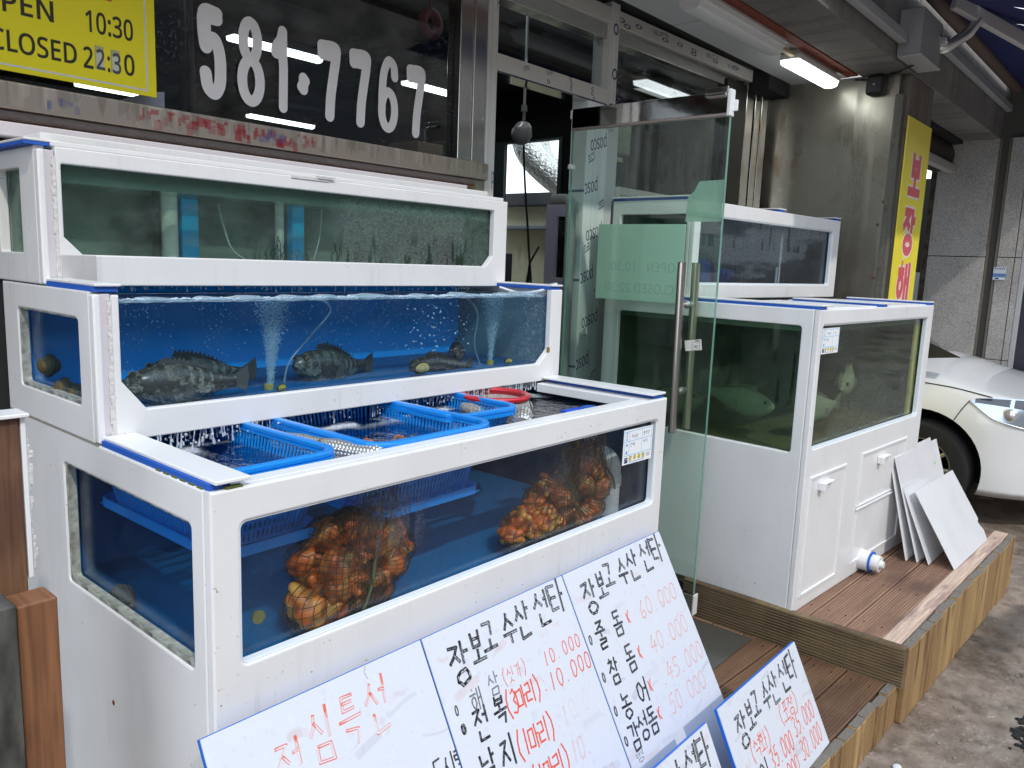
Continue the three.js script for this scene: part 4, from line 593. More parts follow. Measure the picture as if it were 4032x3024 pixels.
function netBag(bagLabel, squirtLabel, group, lumps, count, neck, cell, r0, r1) {
  const used = [];
  for (let i = 0, tries = 0; i < count && tries < 4000; tries++) {
    const [lx, ly, lz, a, b, c] = lumps[Math.floor(rnd() * lumps.length)], q = V3(rr(-1, 1), rr(-1, 1), rr(-1, 1)); if (q.length() > 1) continue;
    const P = V3(lx + q.x * a, ly + q.y * b, lz + q.z * c), r = rr(r0, r1); if (P.y - r < .802 || P.z + r > -.036 || P.x + r > 1.468) continue; if (used.some((u) => u[0].distanceTo(P) < (u[1] + r) * .66)) continue;
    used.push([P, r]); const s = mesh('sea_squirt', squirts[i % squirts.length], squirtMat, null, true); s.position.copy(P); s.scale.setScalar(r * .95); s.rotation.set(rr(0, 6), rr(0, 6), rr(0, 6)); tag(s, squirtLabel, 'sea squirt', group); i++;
  }
  // net: cords following the hull of the heap
  const bag = thing('net_bag', bagLabel, 'net bag'), hull = (th, ph) => { const d = V3(Math.cos(th) * Math.cos(ph), Math.sin(ph), Math.sin(th) * Math.cos(ph)); let best = 0; const c0 = V3(0, 0, 0); used.forEach(([P]) => c0.add(P)); c0.divideScalar(used.length); for (const [P, r] of used) { const v = P.clone().sub(c0), t = v.dot(d), off = v.lengthSq() - t * t, R = r * 1.3; if (off < R * R) best = Math.max(best, t + Math.sqrt(R * R - off)); } const q = c0.addScaledVector(d, Math.max(best, .045)); q.z = Math.min(q.z, -.034); q.y = Math.max(q.y, .801); q.x = Math.min(q.x, 1.468); return q; };
  const cords = [], nT = cell[0], nP = cell[1], P = []; for (let j = 0; j <= nP; j++) { P.push([]); for (let i = 0; i <= nT; i++) P[j].push(hull(i / nT * 6.2832, -1.5 + 3.0 * j / nP)); }
  for (let j = 0; j < nP; j++) for (let i = 0; i < nT; i++) { const k = (i + 1) % nT, a = P[j][i], b = P[j + 1][i], c = P[j][k]; for (const e of [b, c]) if (a.distanceTo(e) > .001) { cords.push(cyl(a.toArray(), e.toArray(), .0009, .0009, 3, true)); } }
  stuff(mesh('net', cords, std({ color: C(.035, .028, .015), roughness: .8 }), bag));
  const up = []; for (let i = 0; i < 46; i++) { const c = V3(0, 0, 0); used.forEach(([P]) => c.add(P)); c.divideScalar(used.length); const u = used[Math.floor(rnd() * used.length)][0], x1 = c.x + .05 + rr(-.05, .05); up.push(tube([[u.x + rr(-.03, .03), u.y + .02, Math.min(u.z + rr(0, .03), -.04)], [lerp(u.x, x1, .5) + rr(-.015, .015), lerp(u.y, 1.14, .5), -.06 + rr(-.03, .015)], [x1, 1.148, -.09 + rr(-.03, .03)]], rr(.0005, .0012), 8, 3)); } stuff(mesh('net_top', up, std({ color: C(.03, .022, .014), roughness: .9 }), bag));
  if (neck) mesh('gathered_neck', neck.map((n) => tube(n, .0035, 20, 6)), std({ color: C(.10, .13, .06), roughness: .8 }), bag);
}
netBag('net bag of orange sea squirts at the left of the front tank', 'orange bumpy sea squirt inside the left net bag', 'sea squirts in the left net bag', [[.36, .92, -.11, .115, .095, .045], [.42, .93, -.11, .10, .08, .045], [.31, .87, -.10, .07, .07, .04]], 36, [[[.43, 1.0, -.07], [.40, .95, -.055], [.385, .89, -.05], [.36, .835, -.05], [.33, .81, -.055]]], [58, 30], .030, .043);
netBag('net bag of orange sea squirts beside the white pipe in the front tank', 'orange bumpy sea squirt inside the right net bag', 'sea squirts in the right net bag', [[1.20, .90, -.12, .14, .085, .05], [1.0, .855, -.11, .11, .045, .04], [1.26, .98, -.13, .08, .06, .04], [1.12, .92, -.12, .12, .06, .04]], 50, [[[1.27, 1.06, -.10], [1.30, 1.0, -.09], [1.35, .93, -.08], [1.36, .90, -.08]]], [76, 34], .024, .034);
{
  const p = thing('white_pipe', 'white plastic elbow pipe standing at the right end of the front tank', 'pipe'); const m = std({ color: C(.62, .64, .62), roughness: .4 });
  mesh('pipe', [cyl([1.395, .80, -.12], [1.395, .92, -.12], .030, .030, 20), tube([[1.395, .92, -.12], [1.392, .965, -.12], [1.375, .99, -.13], [1.34, 1.0, -.15]], .030, 20, 20)], m, p);
  mesh('collar', [cyl([1.395, .90, -.12], [1.395, .935, -.12], .034, .034, 20), cyl([1.365, .992, -.135], [1.335, 1.0, -.155], .034, .034, 20)], m, p);
  mesh('riser', cyl([1.33, 1.0, -.155], [1.31, 1.14, -.155], .02, .02, 16), m, p); mesh('blue_sleeve', cyl([1.313, 1.10, -.155], [1.308, 1.15, -.155], .026, .026, 16), std({ color: C(.01, .08, .4), roughness: .5 }), p);
  const sh = thing('oyster_shell', 'grey rough oyster shell on the tank floor at the left window', 'shell', [.06, .812, -.50]); const g = new THREE.SphereGeometry(.04, 16, 10), q = g.attributes.position; for (let i = 0; i < q.count; i++) { const k = 1 + .35 * (fbm(q.getX(i) * 9 + .5, q.getZ(i) * 9 + .5, 4, 4, 3, 9) - .5); q.setXYZ(i, q.getX(i) * k * .6, q.getY(i) * .9 * k, q.getZ(i) * 1.1 * k); } g.computeVertexNormals(); mesh('shell', g, std({ color: C(.16, .15, .13), roughness: .9, bumpMap: rep(T.fine, .05), bumpScale: .01 }), sh);
  const so = tag(mesh('sucker_cap', cyl([.108, .915, -.034], [.108, .915, -.042], .013, .011, 18), std({ color: C(.18, .17, .05), roughness: .8 })), 'small round yellowish cap stuck to the glass left of the net', 'cap');
}
// catch in the baskets, seen dimly in the water
for (const [x, z, n] of [[.21, -.24, 7], [.63, -.22, 14], [.90, -.34, 5]]) for (let i = 0; i < n; i++) { const s = mesh('sea_squirt', squirts[i % 7], squirtMat, null, true); s.position.set(x + rr(-.09, .09), 1.105 + rr(-.012, .012), z + rr(-.08, .08)); s.scale.set(.026, .017, .026); s.rotation.set(0, rr(0, 6), 0); tag(s, `reddish brown catch lying under water in the ${x < .3 ? 'left' : x < .8 ? 'middle' : 'third'} blue basket`, 'shellfish', `catch in the ${x < .3 ? 'left' : x < .8 ? 'middle' : 'third'} basket`); }
// --- fish: lofted body, spiny dorsal fin, tail and breast fins
function fish(label, pos, turn, L, tone, tilt = 0, haze = [1, 1, .95], group = 'dark fish in the middle tank', name = 'rockfish') {
  const t = thing(name, label, 'fish', pos, turn, group); t.rotation.z = tilt;
  const prof = [[0, .015, .01], [.03, .09, .045], [.08, .15, .075], [.16, .215, .105], [.28, .265, .12], [.4, .27, .115], [.52, .24, .10], [.64, .185, .075], [.75, .125, .05], [.84, .085, .032], [.9, .08, .022]], N = 18, pos_ = [], col = [], idx = [];
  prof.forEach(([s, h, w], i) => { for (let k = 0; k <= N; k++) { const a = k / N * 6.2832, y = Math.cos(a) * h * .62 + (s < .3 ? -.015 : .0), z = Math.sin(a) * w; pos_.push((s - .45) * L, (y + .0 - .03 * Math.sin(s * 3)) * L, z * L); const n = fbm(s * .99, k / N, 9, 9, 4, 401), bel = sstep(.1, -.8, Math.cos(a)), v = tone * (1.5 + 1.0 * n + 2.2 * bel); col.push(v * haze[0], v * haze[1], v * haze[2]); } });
  for (let i = 0; i < prof.length - 1; i++) for (let k = 0; k < N; k++) { const a = i * (N + 1) + k, b = a + N + 1; idx.push(a, b, a + 1, b, b + 1, a + 1); }
  const g = new THREE.BufferGeometry(); g.setAttribute('position', new THREE.Float32BufferAttribute(pos_, 3)); g.setAttribute('color', new THREE.Float32BufferAttribute(col, 3)); g.setIndex(idx); g.computeVertexNormals();
  mesh('body', g, name === 'pale_fish' ? std({ color: C(.27, .28, .21), roughness: .6 }) : phy({ vertexColors: true, map: rep(T.fish, .16, .16, tone * 3, L), roughness: .45, clearcoat: .6, clearcoatRoughness: .25, side: THREE.DoubleSide, bumpMap: rep(T.fish, .16, .16, tone * 3, L), bumpScale: .004 }), t);
  const fin = std({ color: C(tone * .5 * haze[0], tone * .5 * haze[1], tone * .48 * haze[2]), roughness: .7, side: THREE.DoubleSide }), F = (pts, d = .003) => extr(poly(pts.map(([x, y]) => [x * L, y * L])), d, .0008, 1).translate(0, 0, -d / 2);
  const sp = [[-.2, .13]]; for (let i = 0; i < 12; i++) sp.push([-.17 + i * .036, .165 + .05 * Math.sin((i + 2) / 13 * 3.1) - .006 * i + rr(-.008, .008)], [-.155 + i * .036, .15 + .035 * Math.sin((i + 2) / 13 * 3.1) - .007 * i]); sp.push([.3, .07], [.1, .10]); mesh('dorsal_fin', F(sp), fin, t);
  mesh('tail_fin', F([[.42, .03], [.55, .12], [.57, .02], [.55, -.10], [.42, -.05]]), fin, t);
  mesh('belly_fin', F([[.05, -.13], [.12, -.22], [.2, -.18], [.2, -.1]]), fin, t);
  for (const s of [1, -1]) { const w = F([[-.14, -.02], [.0, -.10], [.06, -.06], [.04, .02], [-.1, .02]]); w.rotateY(-.5 * s); w.translate(0, -.01, s * .105 * L); mesh('breast_fin', w, fin, t); const e = new THREE.SphereGeometry(.022 * L, 12, 8); e.translate(-.36 * L, .045 * L, s * .066 * L); mesh('eye', e, phy({ color: C(.01, .01, .01), roughness: .1, clearcoat: 1 }), t); const er = new THREE.TorusGeometry(.021 * L, .005 * L, 6, 18); er.translate(-.36 * L, .045 * L, s * .081 * L); mesh('eye_ring', er, std({ color: C(.22, .18, .09), roughness: .4 }), t); }
  return t;
}
fish('big dark rockfish with spiny fin lying at the left corner of the middle tank', [.215, 1.285, -.515], -.10, .28, .13, -.06);
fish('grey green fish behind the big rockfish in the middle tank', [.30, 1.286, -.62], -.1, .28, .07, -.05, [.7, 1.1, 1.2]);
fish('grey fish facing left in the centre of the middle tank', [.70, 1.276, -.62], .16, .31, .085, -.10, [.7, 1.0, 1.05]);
fish('small dark fish lying right of the pale abalone in the middle tank', [1.06, 1.252, -.56], -.2, .23, .04, -.05);
fish('brown fish behind the right bubble plume of the middle tank', [1.24, 1.278, -.66], .8, .22, .07, .05);
for (const [l, p, r, L_, g] of [['dim pale fish low behind the left half of the tall right tank front window', [2.66, 1.03, .06], -.15, .34, 0], ['dim pale fish rising behind the middle of the tall right tank front window', [3.02, 1.12, .05], .2, .34, .25], ['dim pale fish near the corner behind the tall right tank side window', [2.40, 1.06, -.16], 1.45, .34, .1], ['dim pale fish deep behind the tall right tank side window', [2.42, 1.01, -.50], 1.6, .36, -.1]]) fish(l, p, r, L_, .30, g, [.95, 1, .78], 'pale fish in the tall right tank', 'pale_fish');
function abalone(label, pos, s, c, ry) { const t = thing('abalone', label, 'shellfish', pos, ry); const g = new THREE.SphereGeometry(1, 20, 12), p = g.attributes.position; for (let i = 0; i < p.count; i++) { const k = 1 + .12 * (fbm(p.getX(i) * .5 + .5, p.getZ(i) * .5 + .5, 4, 4, 3, 51) - .5); p.setXYZ(i, p.getX(i) * k * s, p.getY(i) * k * s * .62, p.getZ(i) * k * s * .7); } g.computeVertexNormals(); mesh('foot', g, std({ color: c, roughness: .7, bumpMap: rep(T.fine, .03), bumpScale: .006 }), t); const r = new THREE.TorusGeometry(s * .98, s * .16, 8, 26); r.scale(1, .7, 1); r.rotateX(.2); mesh('shell_edge', r, std({ color: C(.05, .035, .02), roughness: .9 }), t); }
abalone('pale yellow abalone clinging to the glass near the centre of the middle tank', [.925, 1.262, -.49], .026, C(.50, .38, .14), 0);
abalone('small yellow abalone at the foot of the left bubble plume', [.462, 1.247, -.50], .014, C(.48, .36, .05), .3);
abalone('small yellow abalone near the right end of the middle tank', [1.325, 1.252, -.50], .014, C(.50, .34, .05), -.3);
for (const [x, y, z, s, l] of [[.035, 1.262, -.70, .03, 'brown shell behind the left side window of the middle tank, nearer the corner'], [.035, 1.258, -.63, .026, 'brown shell behind the left side window of the middle tank, second from the back'], [.04, 1.30, -.80, .035, 'dark brown shell heap leaning in the back corner of the left side window']]) abalone(l, [x, y, z], s, C(.10, .075, .03), 1.5);
// --- origin labels on the glass
function labelTex(rows, brandBox) {
  return canvasTex(320, 220, (g, w, h) => {
    g.fillStyle = '#eef1f4'; g.fillRect(0, 0, w, h); g.strokeStyle = '#54aee2'; g.lineWidth = 3; g.strokeRect(12, 10, w - 24, 152);
    for (const [a, b, c, d] of [[12, 72, w - 12, 72], [62, 10, 62, 162], [200, 10, 200, 162]]) { g.beginPath(); g.moveTo(a, b); g.lineTo(c, d); g.stroke(); }
    const wr = (t, x, y, s, c, lw) => write(g, t, x, y, s, s, c, lw, { scratch: 0 });
    wr('원', 28, 14, 15, '#2a6bb0', 3); wr('산', 28, 33, 15, '#2a6bb0', 3); wr('지', 28, 52, 15, '#2a6bb0', 3); wr('어', 26, 84, 20, '#2a6bb0', 3.5); wr('종', 26, 132, 20, '#2a6bb0', 3.5);
    rows.forEach(([t, x, y]) => wr(t, x, y, 23, '#5a5f66', 2.4));
    g.fillStyle = '#16204e'; g.fillRect(16, 174, 36, 34); g.strokeStyle = '#cfd6ea'; g.lineWidth = 4; g.beginPath(); g.moveTo(18, 200); g.quadraticCurveTo(32, 172, 50, 190); g.stroke();
    ['정', '우', '해', '양'].forEach((c, i) => { for (const [cc, lw] of [['#4b4a20', 9], ['#ecd22a', 5]]) write(g, c, 66 + i * 48, 170, 28, 28, cc, lw, { scratch: 0 }); });
    g.fillStyle = '#7d88a0'; for (let i = 0; i < 3; i++) g.fillRect(258, 176 + i * 9, 40, 4); g.fillRect(66, 206, 170, 4);
  });
}
{
  const g = new THREE.BoxGeometry(.160, .103, .0012); g.rotateZ(-.02); g.translate(1.344, 1.056, .0015);
  const q = unitUV(g, 1.264, 1.0045, 1.424, 1.1075); tag(mesh('origin_label', q, std({ roughness: .5, map: labelTex([['국내산', 84, 34], ['중국산', 212, 30], ['전복', 76, 86], ['낙지', 216, 82]]) }), null, true), 'white origin label with blue lines at the top right of the front tank window', 'label');
}
// ---------- right hand tanks ----------
{
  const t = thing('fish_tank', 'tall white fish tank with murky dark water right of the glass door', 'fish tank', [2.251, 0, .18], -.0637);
  const L = 1.28, y0 = .283, h = 1.447, D = .98, murk = std({ color: C(.30, .34, .25), roughness: .8, map: rep(T.fine, 1.2) });
  mesh('front_panel', panelZ(0, y0, L, h, -.022, 0, [rrect(.036, .922, 1.212, 1.391, .012)], .004), M.pvc, t);
  mesh('window_bevel', panelZ(.0352, .9212, 1.2128, 1.3918, -.0215, -.003, [rrect(.040, .928, 1.208, 1.387, .01)], .002), std({ color: C(.72, .78, .84), roughness: .3 }), t);
  mesh('side_panel', panelX(-D, y0, -.0225, h, 0, .022, [rrect(-.902, .905, -.066, 1.384, .012)], .004), M.pvc, t);
  mesh('side_panel', bx(L - .022, y0, -D, L, h, -.0225, .003), M.pvc, t); mesh('inner_wall', bx(L - .033, .9, -D + .02, L - .023, 1.42, -.03, 0), murk, t);
  mesh('back_wall', bx(.023, .86, -D, L - .023, 1.42, -D + .02, 0), murk, t); mesh('tank_floor', bx(.023, .86, -D + .02, L - .023, .88, -.023, 0), murk, t);
  mesh('pane', bx(.024, .89, -.029, L - .034, 1.42, -.0255, 0), pane(C(.80, .86, .80), .62, .2, .6, 1.3, .6), t);
  mesh('pane', bx(.025, .89, -D + .021, .028, 1.42, -.031, 0), pane(C(.68, .80, .71), .55, .6, .2, 1.3, .6), t);
 
  const w = new THREE.PlaneGeometry(L - .06, D - .06); w.rotateX(-Math.PI / 2); w.translate(L / 2, 1.365, -D / 2); mesh('water_surface', w, waterDark, t);
  mesh('brown_silt', [bx(.024, .881, -.95, L - .035, .90, -.03, .004)], std({ color: C(.16, .12, .06), roughness: .9 }), t);
  mesh('banner_refraction_strip', bx(1.183, .90, -.05, 1.236, 1.365, -.036, .002), std({ color: C(.62, .54, .03), roughness: .6 }), t);  // yellow strip put in for the banner refracted through the tank
  mesh('scum_line', [bx(.03, 1.362, -.036, L - .035, 1.388, -.031, 0), bx(.0295, 1.362, -.93, .0335, 1.388, -.034, 0)], phy({ color: C(.42, .47, .42), roughness: .8, transmission: .4, thickness: 0, bumpMap: rep(T.fine, .1), bumpScale: .005 }), t);
  for (const [a, z0, z1] of [[0, -.97, 0], [.62, -.40, -.004], [L - .05, -.40, -.004]]) { mesh('foam_strip', bx(a + .004, h, z0, a + .05, h + .011, z1, .001), M.blueFoam, t); mesh('rim_cap', bx(a + .004, h + .011, z0, a + .07 > L ? L - .002 : a + .10, h + .017, z1 + .004, .002), M.pvcPlain, t); }
  mesh('top_sheet', [bx(.06, h - .004, -.45, .60, h + .004, -.02, .002), bx(.68, h - .004, -.45, 1.22, h + .004, -.02, .002)], M.pvc, t);
  mesh('rim', bx(.03, h - .02, -.06, L - .03, h - .005, -.024, .002), M.pvcPlain, t);
  // cupboard doors below with mouldings and pulls
  const fr = (x0, y0_, x1, y1) => panelZ(x0, y0_, x1, y1, -.001, .006, [[[x0 + .012, y0_ + .012], [x1 - .012, y0_ + .012], [x1 - .012, y1 - .012], [x0 + .012, y1 - .012]]], .002);
  for (const [x0, ya, x1, yb, hx, hy] of [[.045, .335, .392, .815, .185, .767], [.552, .34, 1.10, .832, .80, .775]]) { const d = mesh('door', fr(x0, ya, x1, yb), M.pvcPlain, t); mesh('pull', [bx(hx - .055, hy - .018, .0, hx + .045, hy + .014, .012, .004), bx(hx - .055, hy - .018, .011, hx - .03, hy + .014, .028, .003), bx(hx - .03, hy + .004, .011, hx + .045, hy + .014, .024, .003)], M.pvcPlain, d); }
  mesh('ledge', [bx(.545, .582, .0, .985, .592, .010, .003), bx(.545, .598, .0, .985, .604, .007, .002)], M.pvcPlain, t);
  mesh('drain_fitting', [cyl([.672, .335, 0], [.672, .335, .045], .045, .043, 24), cyl([.672, .335, .05], [.672, .335, .085], .037, .037, 8), cyl([.672, .335, .085], [.672, .335, .10], .018, .016, 6)], M.whitePlastic, t); mesh('blue_gasket', cyl([.672, .335, .044], [.672, .335, .051], .046, .046, 24), M.blueFoam, t);
  const g = new THREE.BoxGeometry(.150, .095, .0012); g.translate(.106, 1.331, .0015); mesh('origin_label', unitUV(g, .031, 1.2835, .181, 1.3785), std({ roughness: .5, map: labelTex([['국내산', 84, 34], ['농', 232, 32], ['농어', 76, 86]]) }), t, true);
  stuff(mesh('dirt_specks', dirt(.05, 1.2, .5, .9, .0008, 14), std({ color: C(.3, .25, .2), roughness: .9 }), t));
}
{
  const t = thing('fish_tank', 'white fish tank with dark steamy window standing on top of the tall right tank', 'fish tank', [2.36, 0, -.405], -.0607);
  const L = 1.48, y0 = 1.450, h = 1.86, D = .43, dk = std({ color: C(.12, .145, .16), roughness: .8, map: rep(T.fine, 1) });
  mesh('front_panel', panelZ(0, y0, L, h, -.022, 0, [rrect(.048, 1.514, 1.395, 1.80, .01)], .004), M.pvc, t);
  mesh('window_bevel', panelZ(.0472, 1.5132, 1.3958, 1.8008, -.0215, -.003, [rrect(.052, 1.519, 1.391, 1.796, .01)], .002), std({ color: C(.72, .78, .84), roughness: .3 }), t);
  mesh('side_panel', panelX(-D, y0, -.0225, h, 0, .022, [rrect(-.38, 1.514, -.04, 1.80, .01)], .004), M.pvc, t); mesh('side_panel', bx(L - .022, y0, -D, L, h, -.0225, .003), M.pvc, t);
  mesh('back_wall', bx(.023, 1.47, -D, L - .023, 1.84, -D + .015, 0), dk, t); mesh('tank_floor', bx(.023, 1.47, -D + .015, L - .023, 1.485, -.023, 0), dk, t);
  mesh('inner_wall', bx(L - .034, 1.49, -D + .015, L - .0235, 1.83, -.03, 0), dk, t);
  mesh('pane', bx(.024, 1.49, -.029, L - .035, 1.83, -.0255, 0), pane(C(.78, .84, .88), .95, .1, .35, 1.7, .36), t); mesh('pane', bx(.025, 1.49, -D + .016, .028, 1.83, -.031, 0), pane(C(.4, .5, .45), .5, .3, .2), t);
  mesh('blue_float', [bx(.40, 1.49, -.3, .56, 1.62, -.22, .03), bx(.70, 1.5, -.32, .86, 1.58, -.25, .03)], std({ color: C(.01, .07, .30), roughness: .5 }), t);
  mesh('thermometer', [cyl([.86, 1.53, -.034], [.86, 1.75, -.034], .006), bx(.83, 1.515, -.036, .875, 1.6, -.032, .001)], std({ color: C(.45, .47, .45), roughness: .4 }), t);
  const xs = []; for (let i = 0; i < 46; i++) xs.push(tube([[rr(.3, .95), 1.515, -.033], [rr(-.004, .004), 0, 0]].map((p, k, a) => k ? [a[0][0] + rr(-.008, .008), 1.515 + rr(.02, .09), -.033] : p), rr(.001, .003), 6, 4)); stuff(mesh('algae_streaks', xs, std({ color: C(.02, .024, .026), roughness: .8 }), t));
  for (const [a, b, z0, z1] of [[.004, .05, -D, 0], [.75, .81, -.2, -.004], [1.42, 1.476, -.2, -.004]]) { mesh('foam_strip', bx(a, h, z0, b, h + .011, z1, .001), M.blueFoam, t); mesh('rim_cap', bx(a - .01, h + .011, z0, b + .012, h + .017, z1 + .003, .002), M.pvcPlain, t); }
  mesh('dark_liner', bx(-.004, y0, -D - .004, .018, h + .004, -D + .008, .001), std({ color: C(.10, .08, .13), roughness: .7 }), t);
}
// ---------- glass door standing open ----------
{
  const t = thing('glass_door', 'open glass shop door with mirror steel rails and two long steel handles', 'door'), X = 2.181;
  mesh('glass_pane', bx(X - .0055, .268, -.917, X + .0055, 2.146, -.197, 0), M.doorGlass, t);
  mesh('edge', [bx(X - .0062, .268, -.1965, X + .0062, 2.146, -.1945, 0), bx(X - .0062, .268, -.9195, X + .0062, 2.146, -.9175, 0)], M.glassEdge, t);
  mesh('top_rail', bx(X - .013, 2.150, -.918, X + .013, 2.229, -.192, .002), M.mirror, t);
  mesh('rail_edge', bx(X - .016, 2.142, -.918, X + .016, 2.149, -.192, .001), std({ color: C(.38, .32, .29), roughness: .5, metalness: .4 }), t);
  mesh('pivot_cover', [bx(X - .024, 2.222, -.295, X - .0135, 2.245, -.20, .003), bx(X - .03, 2.21, -.29, X + .02, 2.222, -.205, .003)], M.stainDull, t);
  mesh('white_corner', [bx(X - .018, 2.140, -.205, X + .018, 2.236, -.190, .003), bx(X + .008, 2.16, -.194, X + .02, 2.2, -.176, .003)], M.pvcPlain, t);
  mesh('bottom_rail', bx(X - .014, .183, -.918, X + .014, .264, -.192, .002), M.stainDull, t); mesh('rail_end', bx(X - .017, .182, -.1915, X + .017, .268, -.184, .002), M.pvcPlain, t);
  const steel = phy({ color: C(.60, .56, .52), metalness: 1, roughness: .27 });
  for (const [x, y0, y1, m] of [[X - .058, .93, 1.598, steel], [X + .056, .93, 1.598, phy({ color: C(.50, .46, .34), metalness: .9, roughness: .4 })]]) { const hd = mesh('handle', cyl([x, y0, -.314], [x, y1, -.322], .0165, .0165, 24), m, t); mesh('end_cap', [cyl([x, y1 - .001, -.322], [x, y1 + .002, -.322], .0158, .015, 24), cyl([x, y0 - .002, -.314], [x, y0, -.314], .015, .0158, 24)], std({ color: C(.16, .10, .06), roughness: .5, metalness: .5 }), hd); }
  for (const y of [1.437, 1.092]) mesh('standoff', [cyl([X - .058, y, -.318], [X + .056, y, -.318], .007), cyl([X - .022, y, -.318], [X - .006, y, -.318], .014, .016, 20), cyl([X - .03, y, -.318], [X - .022, y, -.318], .011, .011, 20), cyl([X + .006, y, -.318], [X + .02, y, -.318], .015, .014, 20)], M.chrome, t);
  mesh('hinge_clip', [bx(X - .02, 1.98, -.925, X + .01, 2.0, -.905, .003), bx(X - .012, 2.19, -.93, X + .012, 2.225, -.918, .002)], M.pvcPlain, t);
  const c = phy({ roughness: .9, transmission: .5, thickness: 0, map: canvasTex(512, 392, (g, w, h) => { const gr = '#dcefe2'; g.fillStyle = gr; g.fillRect(0, 0, w, h); g.save(); g.translate(w, 0); g.scale(-1, 1); g.globalAlpha = .16; g.fillStyle = '#3c5c50'; g.font = '66px sans-serif'; g.fillText('OPEN   10:30', 40, 240); g.fillText('CLOSED 22:30', 40, 350); g.restore(); }) });
  const sg = thing('door_sign', 'pale green back of the opening hours sign fixed to the open glass door', 'sign'); mesh('board', unitUV(bx(X + .0065, 1.436, -.764, X + .0105, 1.748, -.352, .0005), -.764, 1.436, -.352, 1.748, 'z'), c, sg, true);
  const tp = extr(poly([[-.356, 1.757], [-.205, 1.757], [-.205, 1.913], [-.308, 1.909], [-.326, 1.874], [-.352, 1.85]]), .0016, 0); tp.rotateY(-Math.PI / 2); tp.translate(X + .009, 0, 0);
  tag(mesh('plastic_sheet', tp, phy({ color: C(.60, .76, .66), transmission: .55, thickness: 0, roughness: .6, side: THREE.DoubleSide })), 'cut cornered milky plastic sheet stuck on the upper free edge of the glass door', 'plastic sheet');
  const lb = new THREE.BoxGeometry(.0012, .042, .072); lb.rotateX(-.16); lb.translate(X - .008, 1.279, -.275); tag(mesh('maker_label', unitUV(lb, -.311, 1.25, -.239, 1.305, 'z'), std({ roughness: .5, map: canvasTex(160, 96, (g, w, h) => { g.fillStyle = '#d9d8d2'; g.fillRect(0, 0, w, h); g.strokeStyle = '#44454a'; g.lineWidth = 2; g.strokeRect(66, 26, 76, 52); g.beginPath(); g.moveTo(66, 44); g.lineTo(142, 44); g.moveTo(66, 62); g.lineTo(142, 62); g.stroke(); g.fillStyle = '#2b2b2e'; for (let i = 0; i < 6; i++) g.fillRect(92 + i * 8, 8, 5, 11); for (let i = 0; i < 4; i++) g.fillRect(90 + i * 8, 49, 5, 8); }) }), null, true), 'small white printed label between the two handles of the glass door', 'label');
}
// ---------- timber decks ----------
function plankGeo(L, w, th = .03, n = 11) { // ribbed decking board along x, top at y = 0
  const s = new THREE.Shape(), m = .006, p = (w - 2 * m) / n; s.moveTo(-w / 2, -th); s.lineTo(-w / 2, -.002); s.lineTo(-w / 2 + .002, 0);
  for (let i = 0; i < n; i++) { const x = -w / 2 + m + i * p; s.lineTo(x + p * .12, 0); s.lineTo(x + p * .25, -.0042); s.lineTo(x + p * .6, -.0042); s.lineTo(x + p * .72, 0); }
  s.lineTo(w / 2 - .002, 0); s.lineTo(w / 2, -.002); s.lineTo(w / 2, -th); s.closePath();
  const g = new THREE.ExtrudeGeometry(s, { depth: L, bevelEnabled: false, steps: 1 }); g.rotateY(Math.PI / 2); return g; // width runs along z
}
function deck(name, label, pos, turn, x0, x1, depth, top, mats, strips, board) {
  const t = thing(name, label, 'deck', pos, turn);
  let z = -.036 - (strips ? .066 : .004), k = 0; const w = .126;
  while (z - w > -depth) { const cuts = [x0, lerp(x0, x1, .35 + .3 * ((k * 37) % 10) / 10), x1]; for (let i = 0; i < 2; i++) { const L = cuts[i + 1] - cuts[i] - .004, g = plankGeo(L, w); g.translate(cuts[i] + .002, top + rr(-.0015, .0012), z - w / 2); mesh('plank', g, mats[(k + i * 2 + Math.floor(rnd() * 2)) % mats.length], t); } z -= w + .007; k++; }
  if (strips) mesh('edge_board', bx(x0 + .02, top - .028, -.100, x1 - .0, top + .004, -.037, .004), M.paleBoard, t);
  { const sc = []; let zz = -.036 - (strips ? .066 : .004); for (let q = 0; q < k; q++) { for (const xx of [.12, .55, .98, 1.4]) for (const o of [.03, .096]) sc.push(new THREE.CylinderGeometry(.0035, .0035, .002, 8).translate(strips ? xx : xx - 1.5, top + .0006, zz - o)); zz -= .133; } stuff(mesh('screw_heads', sc, std({ color: C(.05, .04, .035), roughness: .5, metalness: .6 }), t)); }
  let x = x0; let i = 0; while (x < x1 - .02) { const e = Math.min(x1, x + rr(.075, .12)), dz = rr(-.004, .003), ht = top + rr(-.005, .004); mesh('fascia_board', bx(x + .0012, .002, -.032 + dz, e - .0012, ht, dz, .003), M.fascia[Math.floor(rnd() * 3)], t); mesh('end_grain', bx(x + .003, ht, -.030 + dz, e - .003, ht + .0025, -.002 + dz, .001), M.endGrain, t); x = e; i++; }
  mesh('joist', [bx(x0, .01, -depth, x1, top - .034, -depth + .05, 0), bx(x0, .01, -.16, x1, top - .034, -.05, 0)], M.seam, t);
  return t;
}
deck('upper_deck', 'higher ribbed timber deck under the right tanks with upright fascia boards', [2.262, 0, .598], -.0354, 0, 1.76, 1.52, .283, [M.plank, M.plank2, M.plank], true);
deck('lower_deck', 'lower ribbed timber step in front of the glass door', [2.262, 0, .580], -.047, -2.4, -.006, 1.0, .150, [M.plankDark, M.plank, M.plankDark], false);
{ const t = thing('cross_board', 'weathered ribbed board on edge between lower and upper deck', 'board'); const g = plankGeo(.862, .152, .03, 12); g.rotateX(Math.PI / 2); g.rotateY(-Math.PI / 2); mesh('board', g, std({ color: C(.80, .86, .66), map: rep(T.wood, 1.1, .55, .2, .7), roughness: .8 }), t); t.position.set(2.229, .221, -.27); }
